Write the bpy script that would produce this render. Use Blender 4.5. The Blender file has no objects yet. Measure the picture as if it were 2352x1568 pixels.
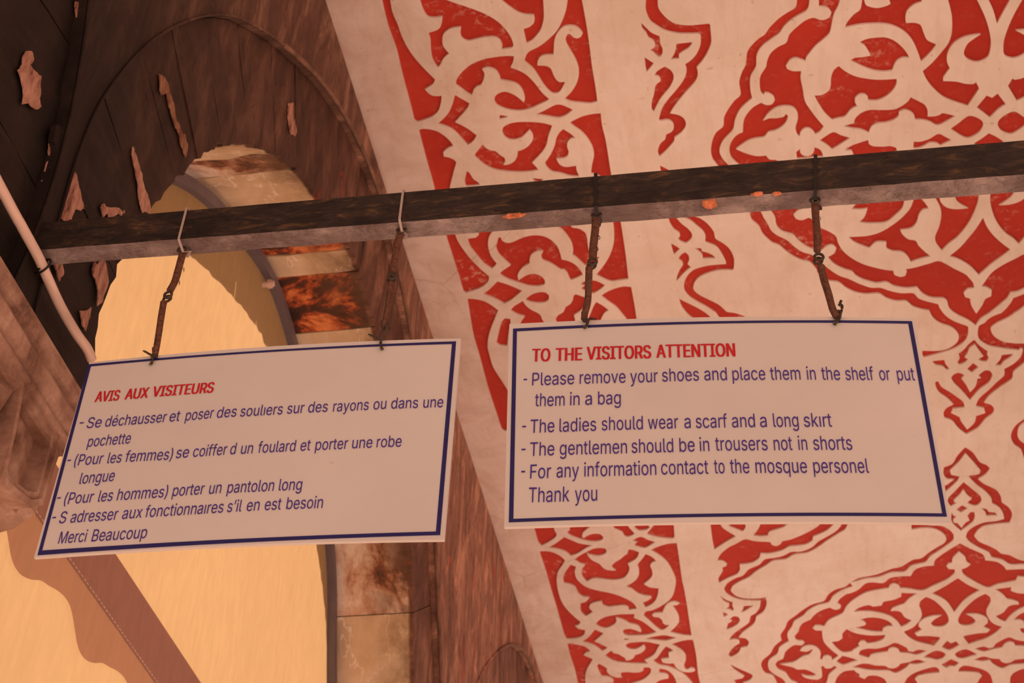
import bpy, bmesh, math, random
import numpy as np
from mathutils import Vector, Matrix, noise
from mathutils.geometry import delaunay_2d_cdt
random.seed(7)
SC = bpy.context.scene
COL = SC.collection
R = math.radians
# ------------------------------------------------------------------ camera
EYE = 1.6                                   # camera height above the paving
F = 3560.0                                  # focal length in pixels of the 2352 px wide frame
CX, CY = 1176.0, 784.0
AY = np.array([799, 3066, F]); AY = AY / np.linalg.norm(AY)      # room's depth axis in camera space
AZ = np.array([215, -4189, F]); AZ = AZ - AY * (AZ @ AY); AZ = AZ / np.linalg.norm(AZ)
AX = np.cross(AY, AZ)
cam = bpy.data.cameras.new('camera'); co = bpy.data.objects.new('camera', cam); COL.objects.link(co)
cam.sensor_width = 36; cam.lens = F / 2352 * 36; cam.clip_start = .05
m = Matrix.Identity(4)
for i, a in enumerate((AX, AY, AZ)):
    m[i][0] = a[0]; m[i][1] = -a[1]; m[i][2] = -a[2]
m[2][3] = EYE
co.matrix_world = m
cam.dof.use_dof = True; cam.dof.focus_distance = 2.68; cam.dof.aperture_fstop = 12
SC.camera = co
# ------------------------------------------------------------------ light
w = bpy.data.worlds.new('sky'); SC.world = w; w.use_nodes = True
w.node_tree.nodes['Background'].inputs[0].default_value = (1, .70, .585, 1)
w.node_tree.nodes['Background'].inputs[1].default_value = .56
sun = bpy.data.lights.new('sun', 'SUN'); so = bpy.data.objects.new('sun', sun); COL.objects.link(so)
sun.energy = 18; sun.angle = R(.53); sun.color = (1, .74, .60)
SUN_DIR = Vector((1, .27, -1.28))            # the way the light travels: from the yard, high over the arcade
so.rotation_euler = SUN_DIR.to_track_quat('-Z', 'Y').to_euler()
SC.view_settings.view_transform = 'Standard'; SC.view_settings.look = 'None'
SC.view_settings.exposure = 0; SC.view_settings.gamma = 1
SC.view_settings.use_curve_mapping = False

# ------------------------------------------------------------------ helpers
def ray(u, v):
    r = np.array([u - CX, v - CY, F]); return np.array([r @ AX, r @ AY, r @ AZ])
def onX(u, v, x):
    r = ray(u, v); r = r * (x / r[0]); return Vector((r[0], r[1], r[2] + EYE))
def onY(u, v, y):
    r = ray(u, v); r = r * (y / r[1]); return Vector((r[0], r[1], r[2] + EYE))
def onZ(u, v, z):
    r = ray(u, v); r = r * ((z - EYE) / r[2]); return Vector((r[0], r[1], r[2] + EYE))
def topx(x, y, z):
    p = x * AX * 0 + np.array([AX, AY, AZ]).T @ np.array([x, y, z - EYE])
    return CX + F * p[0] / p[2], CY + F * p[1] / p[2]

def link(name, me, mat=None, parent=None, kind=None, label=None, cat=None, group=None):
    o = bpy.data.objects.new(name, me); COL.objects.link(o)
    if mat is not None and me is not None and not me.materials: me.materials.append(mat)
    if parent is not None: o.parent = parent
    tag(o, label, cat, group, kind)
    return o
def tag(o, label=None, cat=None, group=None, kind=None):
    if label: o['label'] = label
    if cat: o['category'] = cat
    if group: o['group'] = group
    if kind: o['kind'] = kind
def mesh(name, vs, fs, smooth=False):
    me = bpy.data.meshes.new(name); me.from_pydata([tuple(v) for v in vs], [], fs); me.update()
    if smooth:
        for p in me.polygons: p.use_smooth = True
    return me
class MB:
    def __init__(s): s.v = []; s.f = []
    def add(s, vs, fs):
        b = len(s.v); s.v += [tuple(v) for v in vs]; s.f += [tuple(b + i for i in f) for f in fs]
    def box(s, x0, x1, y0, y1, z0, z1):
        s.add([(x, y, z) for x in (x0, x1) for y in (y0, y1) for z in (z0, z1)],
              [(0, 1, 3, 2), (4, 6, 7, 5), (0, 4, 5, 1), (2, 3, 7, 6), (0, 2, 6, 4), (1, 5, 7, 3)])
    def tube(s, pts, rad, n=8, cap=True, flat=1.0):
        pts = [Vector(p) for p in pts]
        rads = rad if isinstance(rad, (list, tuple)) else [rad] * len(pts)
        t0 = (pts[1] - pts[0]).normalized(); ref = Vector((0, -1, 0)) if abs(t0.y) < .8 else Vector((0, 0, 1)); ref = (ref - t0 * ref.dot(t0)).normalized(); rings = []
        for i, p in enumerate(pts):
            t = (pts[min(i + 1, len(pts) - 1)] - pts[max(i - 1, 0)]).normalized()
            ref = (ref - t * ref.dot(t)).normalized(); a = t.cross(ref).normalized(); b = ref
            rings.append([p + (a * math.cos(2 * math.pi * k / n) + b * math.sin(2 * math.pi * k / n) * flat) * rads[i] for k in range(n)])
        vs = [v for r_ in rings for v in r_]
        fs = []
        for i in range(len(pts) - 1):
            for k in range(n):
                fs.append((i * n + k, i * n + (k + 1) % n, (i + 1) * n + (k + 1) % n, (i + 1) * n + k))
        if cap:
            fs.append(tuple(range(n - 1, -1, -1))); fs.append(tuple((len(pts) - 1) * n + k for k in range(n)))
        s.add(vs, fs)
    def ball(s, c, r, n=10, sq=(1, 1, 1)):
        vs = []; fs = []
        for i in range(1, n // 2):
            th = math.pi * i / (n // 2)
            for k in range(n):
                ph = 2 * math.pi * k / n
                vs.append((c[0] + r * sq[0] * math.sin(th) * math.cos(ph), c[1] + r * sq[1] * math.sin(th) * math.sin(ph), c[2] + r * sq[2] * math.cos(th)))
        m_ = n // 2 - 1
        for i in range(m_ - 1):
            for k in range(n): fs.append((i * n + k, (i + 1) * n + k, (i + 1) * n + (k + 1) % n, i * n + (k + 1) % n))
        t = len(vs); vs.append((c[0], c[1], c[2] + r * sq[2])); vs.append((c[0], c[1], c[2] - r * sq[2]))
        for k in range(n):
            fs.append((t, k, (k + 1) % n)); fs.append((t + 1, (m_ - 1) * n + (k + 1) % n, (m_ - 1) * n + k))
        s.add(vs, fs)
    def build(s, name, mat, parent=None, smooth=False, **k):
        return link(name, mesh(name, s.v, s.f, smooth), mat, parent, **k)
def catmull(pts, sub=6):
    pts = [Vector(p) for p in pts]; out = []
    for i in range(len(pts) - 1):
        p0 = pts[max(i - 1, 0)]; p1 = pts[i]; p2 = pts[i + 1]; p3 = pts[min(i + 2, len(pts) - 1)]
        for k in range(sub):
            t = k / sub
            out.append(.5 * ((2 * p1) + (p2 - p0) * t + (2 * p0 - 5 * p1 + 4 * p2 - p3) * t * t + (3 * p1 - p0 - 3 * p2 + p3) * t ** 3))
    out.append(pts[-1]); return out
def circ_noise(seed, t, amp, f=9.0):
    return amp * noise.noise(Vector((t * f, seed * 7.3, 1.7))) + amp * .6 * noise.noise(Vector((t * f * 3.7, seed * 3.1, 4.4)))

# ------------------------------------------------------------------ materials
def new_mat(name):
    m_ = bpy.data.materials.new(name); m_.use_nodes = True
    nt = m_.node_tree; b = nt.nodes['Principled BSDF']; b.inputs['Roughness'].default_value = .8
    b.inputs['Specular IOR Level'].default_value = .25
    return m_, nt, b
def nd(nt, t, **k):
    n = nt.nodes.new(t)
    for a, v in k.items():
        if a in ('operation', 'blend_type', 'data_type', 'noise_dimensions', 'feature', 'distance'): setattr(n, a, v)
        else: n.inputs[a.replace('_', ' ')].default_value = v
    return n
def coords(nt, scale=(1, 1, 1)):
    tc = nt.nodes.new('ShaderNodeTexCoord'); mp = nt.nodes.new('ShaderNodeMapping'); mp.inputs['Scale'].default_value = scale
    nt.links.new(tc.outputs['Object'], mp.inputs['Vector']); return mp.outputs[0]
def ramp(nt, src, stops, interp='LINEAR'):
    r_ = nt.nodes.new('ShaderNodeValToRGB'); cr = r_.color_ramp; cr.interpolation = interp
    while len(cr.elements) < len(stops): cr.elements.new(.5)
    for e, (p, c) in zip(cr.elements, stops):
        e.position = p; e.color = (*c, 1) if not isinstance(c, (int, float)) else (c, c, c, 1)
    nt.links.new(src, r_.inputs[0]); return r_.outputs[0]
def mix(nt, fac, a, b, mode='MIX'):
    n = nt.nodes.new('ShaderNodeMix'); n.data_type = 'RGBA'; n.blend_type = mode
    for sock, v in ((n.inputs[0], fac), (n.inputs[6], a), (n.inputs[7], b)):
        if isinstance(v, (int, float)): sock.default_value = v
        elif isinstance(v, tuple): sock.default_value = (*v, 1)
        else: nt.links.new(v, sock)
    return n.outputs[2]
def noi(nt, vec, scale, detail=5, rough=.6, dist=0):
    n = nt.nodes.new('ShaderNodeTexNoise'); n.inputs['Scale'].default_value = scale; n.inputs['Detail'].default_value = detail
    n.inputs['Roughness'].default_value = rough; n.inputs['Distortion'].default_value = dist
    nt.links.new(vec, n.inputs['Vector']); return n.outputs[0]
def bump(nt, b, src, strength=.3, dist=.01):
    n = nt.nodes.new('ShaderNodeBump'); n.inputs['Strength'].default_value = strength; n.inputs['Distance'].default_value = dist
    nt.links.new(src, n.inputs['Height']); nt.links.new(n.outputs[0], b.inputs['Normal'])
def simple(name, col, rough=.7, var=.12, scale=30, metal=0, bmp=.15, sc=(1, 1, 1)):
    m_, nt, b = new_mat(name); v = coords(nt, sc); n = noi(nt, v, scale)
    c = ramp(nt, n, [(.3, tuple(x * (1 - var) for x in col)), (.7, tuple(min(1, x * (1 + var)) for x in col))])
    nt.links.new(c, b.inputs['Base Color']); b.inputs['Roughness'].default_value = rough; b.inputs['Metallic'].default_value = metal
    if bmp: bump(nt, b, n, bmp, .003)
    return m_

def cream_mat():
    m_, nt, b = new_mat('limewashed_plaster'); v = coords(nt)
    n1 = noi(nt, v, 1.3, 6, .65); n2 = noi(nt, v, 5.5, 6, .7, .6); n3 = noi(nt, coords(nt, (9, 1.6, 1)), 2.2, 6, .7)
    c = ramp(nt, n1, [(.3, (.78, .69, .63)), (.55, (.86, .78, .74)), (.75, (.90, .83, .81))])
    c2 = ramp(nt, n2, [(.35, (.90, .84, .78)), (.6, (1, 1, 1))])
    c = mix(nt, .55, c, c2, 'MULTIPLY')
    c3 = ramp(nt, n3, [(.28, (.84, .76, .66)), (.5, (1, 1, 1))]); c = mix(nt, .5, c, c3, 'MULTIPLY')
    # hairline cracks and small dark specks in the plaster
    vo = nt.nodes.new('ShaderNodeTexVoronoi'); vo.feature = 'DISTANCE_TO_EDGE'; vo.inputs['Scale'].default_value = .9
    dv = mix(nt, .22, v, noi_col(nt, v, 2.4), 'ADD'); nt.links.new(dv, vo.inputs['Vector'])
    ck = ramp(nt, vo.outputs['Distance'], [(0, (.55, .45, .36)), (.0035, (1, 1, 1))])
    gate = ramp(nt, noi(nt, v, .8, 2), [(.55, 0), (.62, 1)]); c = mix(nt, gate, c, mix(nt, .6, c, ck, 'MULTIPLY'))
    sp = ramp(nt, noi(nt, v, 38, 2, .5), [(.70, (1, 1, 1)), (.78, (.70, .58, .45))]); c = mix(nt, .7, c, sp, 'MULTIPLY')
    # shade beside the arcade wall, with some grime, painted in as a mottled strip
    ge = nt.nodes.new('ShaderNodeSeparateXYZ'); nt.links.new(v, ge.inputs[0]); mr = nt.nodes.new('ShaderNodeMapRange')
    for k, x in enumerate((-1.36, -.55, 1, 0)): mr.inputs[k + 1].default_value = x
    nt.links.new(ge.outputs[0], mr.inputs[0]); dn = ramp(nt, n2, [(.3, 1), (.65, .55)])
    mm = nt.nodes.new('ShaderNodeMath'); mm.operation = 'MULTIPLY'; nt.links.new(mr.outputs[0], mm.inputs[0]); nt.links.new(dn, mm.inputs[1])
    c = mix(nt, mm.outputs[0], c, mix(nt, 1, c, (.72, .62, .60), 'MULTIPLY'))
    nt.links.new(c, b.inputs['Base Color']); b.inputs['Roughness'].default_value = .75
    bump(nt, b, n2, .25, .006); return m_
def noi_col(nt, v, s):
    n = nt.nodes.new('ShaderNodeTexNoise'); n.inputs['Scale'].default_value = s; n.inputs['Detail'].default_value = 5
    nt.links.new(v, n.inputs['Vector']); return n.outputs['Color']
def red_mat():
    m_, nt, b = new_mat('oxblood_red_paint'); v = coords(nt)
    n1 = noi(nt, v, 2.0, 5); n2 = noi(nt, v, 34, 6, .72, .3); n3 = noi(nt, v, 3.1, 5, .65)
    c = ramp(nt, n1, [(.3, (.41, .027, .015)), (.7, (.53, .042, .023))])
    spk = ramp(nt, n2, [(.53, 0), (.68, 1)]); gate = ramp(nt, n3, [(.52, .05), (.68, .85)])
    f = mix(nt, 1.0, spk, gate, 'MULTIPLY')
    c = mix(nt, f, c, (.74, .45, .38))
    nt.links.new(c, b.inputs['Base Color']); b.inputs['Roughness'].default_value = .7; bump(nt, b, n2, .15, .003); return m_

def soot_shade_color(nt, v):
    """soot and rain-streaked varnish brown over the marble of the arcade wall"""
    s1 = noi(nt, coords(nt, (1, 3.4, 1.0)), 2.0, 9, .72, .9)
    s2 = noi(nt, coords(nt, (4, 11, 3.4)), 2.4, 8, .75, .8)
    big = noi(nt, v, .55, 3, .5)
    c = ramp(nt, s1, [(.34, (.060, .030, .022)), (.5, (.12, .060, .042)), (.62, (.23, .125, .085)), (.75, (.27, .155, .105))])
    c2 = ramp(nt, s2, [(.33, (.38, .32, .30)), (.55, (1, 1, 1))]); c = mix(nt, .8, c, c2, 'MULTIPLY')
    rs = ramp(nt, noi(nt, coords(nt, (1, 9, 1.6)), 1.4, 6, .7, .8), [(.62, 0), (.68, 1)])
    c = mix(nt, rs, c, (.24, .035, .022))
    # soot and the weaker light towards the beam's pier, painted as one gradient
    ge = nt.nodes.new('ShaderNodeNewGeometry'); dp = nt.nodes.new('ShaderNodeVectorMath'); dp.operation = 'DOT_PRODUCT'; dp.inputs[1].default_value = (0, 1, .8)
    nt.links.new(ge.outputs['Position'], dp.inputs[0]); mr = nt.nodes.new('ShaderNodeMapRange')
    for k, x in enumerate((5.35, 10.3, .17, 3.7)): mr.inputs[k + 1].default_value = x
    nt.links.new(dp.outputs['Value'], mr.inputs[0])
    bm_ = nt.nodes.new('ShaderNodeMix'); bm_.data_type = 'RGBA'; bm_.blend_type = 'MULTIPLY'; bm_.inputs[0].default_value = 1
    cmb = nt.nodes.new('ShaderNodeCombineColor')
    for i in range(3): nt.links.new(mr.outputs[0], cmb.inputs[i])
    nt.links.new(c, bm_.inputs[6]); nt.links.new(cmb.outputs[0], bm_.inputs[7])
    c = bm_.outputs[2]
    oi = nt.nodes.new('ShaderNodeObjectInfo'); tone = ramp(nt, oi.outputs['Random'], [(0, (.72, .70, .70)), (1, (1.0, 1.0, 1.0))])
    c = mix(nt, 1, c, tone, 'MULTIPLY')
    return c, s2
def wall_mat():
    m_, nt, b = new_mat('sooty_marble'); v = coords(nt); c, s2 = soot_shade_color(nt, v)
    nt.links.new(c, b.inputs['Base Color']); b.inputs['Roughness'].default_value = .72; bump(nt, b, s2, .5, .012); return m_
def block_mat(kind):
    """voussoir stone: its own colour on the soffit, the soot layer on the aisle face"""
    m_, nt, b = new_mat('voussoir_' + kind); v = coords(nt); c, s2 = soot_shade_color(nt, v); c = mix(nt, 1, c, (.52, .48, .48), 'MULTIPLY')
    if kind == 'pale':
        n = noi(nt, v, 3.0, 6, .6, .8); cc = ramp(nt, n, [(.3, (.46, .31, .19)), (.55, (.68, .52, .36)), (.75, (.80, .68, .54))])
        wv = nt.nodes.new('ShaderNodeTexNoise'); wv.inputs['Scale'].default_value = 1.9; wv.inputs['Detail'].default_value = 5; wv.inputs['Roughness'].default_value = .6
        nt.links.new(coords(nt, (2.2, .8, .8)), wv.inputs['Vector'])
        ve = ramp(nt, wv.outputs[0], [(.493, 0), (.499, .8), (.502, .8), (.508, 0)]); cc = mix(nt, ve, cc, (.88, .76, .66))
    elif kind == 'red':
        n = noi(nt, coords(nt, (.9, 1.3, 1.3)), 4.2, 9, .72, .5)
        cc = ramp(nt, n, [(.36, (.035, .018, .012)), (.46, (.09, .03, .018)), (.5, (.42, .085, .025)), (.56, (.80, .27, .09)), (.7, (.80, .36, .18))])
    else:
        n = noi(nt, coords(nt, (1.4, .9, .7)), 4.0, 9, .72, .4)
        cc = ramp(nt, n, [(.36, (.05, .03, .022)), (.44, (.28, .10, .05)), (.5, (.60, .36, .25)), (.6, (.80, .66, .56)), (.75, (.55, .40, .26))])
    # dark grime builds towards the aisle-side edge of the soffit
    tc = nt.nodes.new('ShaderNodeTexCoord'); sx = nt.nodes.new('ShaderNodeSeparateXYZ'); nt.links.new(tc.outputs['Object'], sx.inputs[0])
    mr = nt.nodes.new('ShaderNodeMapRange'); mr.inputs[1].default_value = -1.62; mr.inputs[2].default_value = -1.42; mr.inputs[3].default_value = 0; mr.inputs[4].default_value = .75
    nt.links.new(sx.outputs[0], mr.inputs[0])
    dn = noi(nt, v, 5, 6, .7); ad = nt.nodes.new('ShaderNodeMath'); ad.operation = 'MULTIPLY'; nt.links.new(mr.outputs[0], ad.inputs[0])
    d2 = ramp(nt, dn, [(.4, .3), (.6, 1)] if kind == 'pale' else [(.38, .35), (.5, 1.25)]); nt.links.new(d2, ad.inputs[1])
    cc = mix(nt, ad.outputs[0], cc, (.10, .05, .03))
    ge = nt.nodes.new('ShaderNodeNewGeometry'); gx = nt.nodes.new('ShaderNodeSeparateXYZ'); nt.links.new(ge.outputs['True Normal'], gx.inputs[0])
    fr = ramp(nt, gx.outputs[0], [(.7, 0), (.8, 1)])
    px_ = nt.nodes.new('ShaderNodeSeparateXYZ'); nt.links.new(ge.outputs['Position'], px_.inputs[0]); ex = nt.nodes.new('ShaderNodeMapRange')
    for k, x in enumerate((-1.408, -1.398, 0, 1)): ex.inputs[k + 1].default_value = x
    nt.links.new(px_.outputs[0], ex.inputs[0]); mxm = nt.nodes.new('ShaderNodeMath'); mxm.operation = 'MAXIMUM'; nt.links.new(fr, mxm.inputs[0]); nt.links.new(ex.outputs[0], mxm.inputs[1])
    c = mix(nt, mxm.outputs[0], cc, c)
    nt.links.new(c, b.inputs['Base Color']); b.inputs['Roughness'].default_value = .62; bump(nt, b, n, .45, .012); return m_
def patch_mat(name, a, c_):
    m_, nt, b = new_mat(name); v = coords(nt, (1, 3, 1)); n = noi(nt, v, 14, 7, .7, .4)
    c = ramp(nt, n, [(.36, (.10, .03, .02)), (.45, a), (.6, c_), (.8, tuple(min(1, x * 1.2) for x in c_))])
    nt.links.new(c, b.inputs['Base Color']); bump(nt, b, n, .7, .01); return m_
def bar_mat(under):
    m_, nt, b = new_mat('beam_underside_scale' if under else 'beam_rust'); v = coords(nt)
    n = noi(nt, coords(nt, (1, 1, 3.2)), 17, 8, .72, .8); n2 = noi(nt, v, 9, 6, .7, .3)
    if under:
        c = ramp(nt, n2, [(.3, (.13, .085, .075)), (.47, (.19, .135, .13)), (.58, (.30, .23, .22)), (.66, (.40, .31, .29))])
        ck = ramp(nt, noi(nt, coords(nt, (1, 2.2, 1)), 11, 8, .75, 1.0), [(.485, (1, 1, 1)), (.5, (.18, .14, .14)), (.515, (1, 1, 1))]); c = mix(nt, .7, c, ck, 'MULTIPLY')
        og = ramp(nt, noi(nt, coords(nt, (1, 2, 1)), 3.1, 6, .7), [(.70, 0), (.72, 1)]); c = mix(nt, og, c, (.75, .17, .06))
    else:
        c = ramp(nt, n, [(.32, (.014, .009, .008)), (.48, (.038, .024, .019)), (.56, (.060, .036, .025)), (.63, (.15, .075, .035))])
        dk = ramp(nt, n2, [(.35, (.45, .42, .42)), (.6, (1, 1, 1))]); c = mix(nt, .8, c, dk, 'MULTIPLY')
    nt.links.new(c, b.inputs['Base Color']); b.inputs['Roughness'].default_value = .6; bump(nt, b, n, .8, .008); return m_
def cloth_mat(name, col, trans, var=.06):
    m_, nt, b = new_mat(name); out = nt.nodes['Material Output']
    v = coords(nt); n = noi(nt, coords(nt, (1, 30, 7)), 1.3, 6, .6, .5); n2 = noi(nt, v, 1.2, 4)
    c = ramp(nt, n, [(.3, tuple(x * (1 - var) for x in col)), (.7, tuple(min(1, x * (1 + var)) for x in col))])
    c2 = ramp(nt, n2, [(.3, (.93, .92, .9)), (.7, (1, 1, 1))]); c = mix(nt, 1, c, c2, 'MULTIPLY')
    d = nt.nodes.new('ShaderNodeBsdfDiffuse'); t = nt.nodes.new('ShaderNodeBsdfTranslucent'); mx = nt.nodes.new('ShaderNodeMixShader')
    nt.links.new(c, d.inputs[0]); nt.links.new(c, t.inputs[0]); mx.inputs[0].default_value = trans
    nt.links.new(d.outputs[0], mx.inputs[1]); nt.links.new(t.outputs[0], mx.inputs[2]); nt.links.new(mx.outputs[0], out.inputs[0])
    nt.nodes.remove(b); return m_
def capital_mat():
    m_, nt, b = new_mat('capital_marble'); v = coords(nt); n = noi(nt, v, 4.5, 7, .65, .3); n2 = noi(nt, v, 22, 6, .7)
    c = ramp(nt, n, [(.34, (.045, .022, .016)), (.42, (.26, .14, .10)), (.53, (.43, .26, .195)), (.70, (.66, .46, .37))])
    c2 = ramp(nt, n2, [(.35, (.6, .52, .48)), (.6, (1, 1, 1))]); c = mix(nt, .7, c, c2, 'MULTIPLY')
    nt.links.new(c, b.inputs['Base Color']); bump(nt, b, n2, .4, .006); return m_
def board_mat():
    m_, nt, b = new_mat('enamelled_board'); v = coords(nt); n = noi(nt, v, 3, 4); n2 = noi(nt, v, 45, 3, .5)
    c = ramp(nt, n, [(.3, (.62, .56, .53)), (.7, (.68, .615, .575))])
    sp = ramp(nt, n2, [(.74, (1, 1, 1)), (.79, (.75, .5, .4))]); c = mix(nt, .6, c, sp, 'MULTIPLY')
    nt.links.new(c, b.inputs['Base Color']); b.inputs['Roughness'].default_value = .42; b.inputs['Specular IOR Level'].default_value = .35; return m_

M = dict(cream=cream_mat(), red=red_mat(), wall=wall_mat(), pale=block_mat('pale'), redst=block_mat('red'), mott=block_mat('mottled'),
         barf=bar_mat(False), baru=bar_mat(True), cap=capital_mat(), board=board_mat(),
         canvas=cloth_mat('cream_canvas', (.43, .285, .142), .42), valance=cloth_mat('valance_cloth', (.62, .42, .33), .50), hem=cloth_mat('doubled_hem_cloth', (.58, .36, .30), .42),
         frame=simple('grey_painted_steel', (.145, .115, .135), .5, .12, 12), stitch=simple('stitch_thread', (.75, .6, .5), .8, .05),
         blue=simple('blue_sign_paint', (.023, .018, .115), .45, .1, 20, bmp=0), purple=simple('violet_sign_lettering', (.062, .027, .25), .45, .1, 20, bmp=0),
         redtx=simple('red_sign_lettering', (.52, .012, .018), .45, .08, 20, bmp=0),
         wire=simple('rusty_bound_wire', (.125, .05, .03), .7, .5, 160), twist=simple('oxidised_wire', (.065, .042, .03), .7, .5, 200),
         tiew=simple('white_nylon', (.42, .33, .30), .4, .05, 30, bmp=0), tieb=simple('black_nylon', (.012, .009, .010), .4, .1, 30, bmp=0),
         cable=simple('weathered_white_cable', (.66, .47, .40), .6, .22, 30, sc=(1, .15, 1)), rivet=simple('verdigris_rivet', (.30, .32, .22), .5, .5, 260, bmp=.5),
         yard=simple('dark_yard_paving', (.13, .11, .10), .85, .1, 3), mortar=simple('grey_mortar', (.022, .014, .011), .9, .2, 30), roll=simple('lit_moulding_stone', (.19, .10, .068), .7, .45, 14), aisle=simple('aisle_paving', (.36, .30, .26), .7, .1, 3), paving=simple('pale_paving', (.62, .52, .45), .8, .08, 3), bareA=patch_mat('bare_pink_plaster', (.32, .15, .11), (.50, .27, .20)),
         bareB=patch_mat('ochre_undercoat', (.20, .085, .05), (.30, .15, .085)), plain=simple('plain_plaster', (.70, .58, .50), .8, .06, 2))
ZC = 4.34 + EYE                                # ceiling height
XW = -1.36                                     # face of the spandrels
XV = -1.385                                     # face of the voussoirs
XO = -1.93                                     # yard side of the arcade
ZI = 1.92 + EYE                                # top of the capitals
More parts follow.
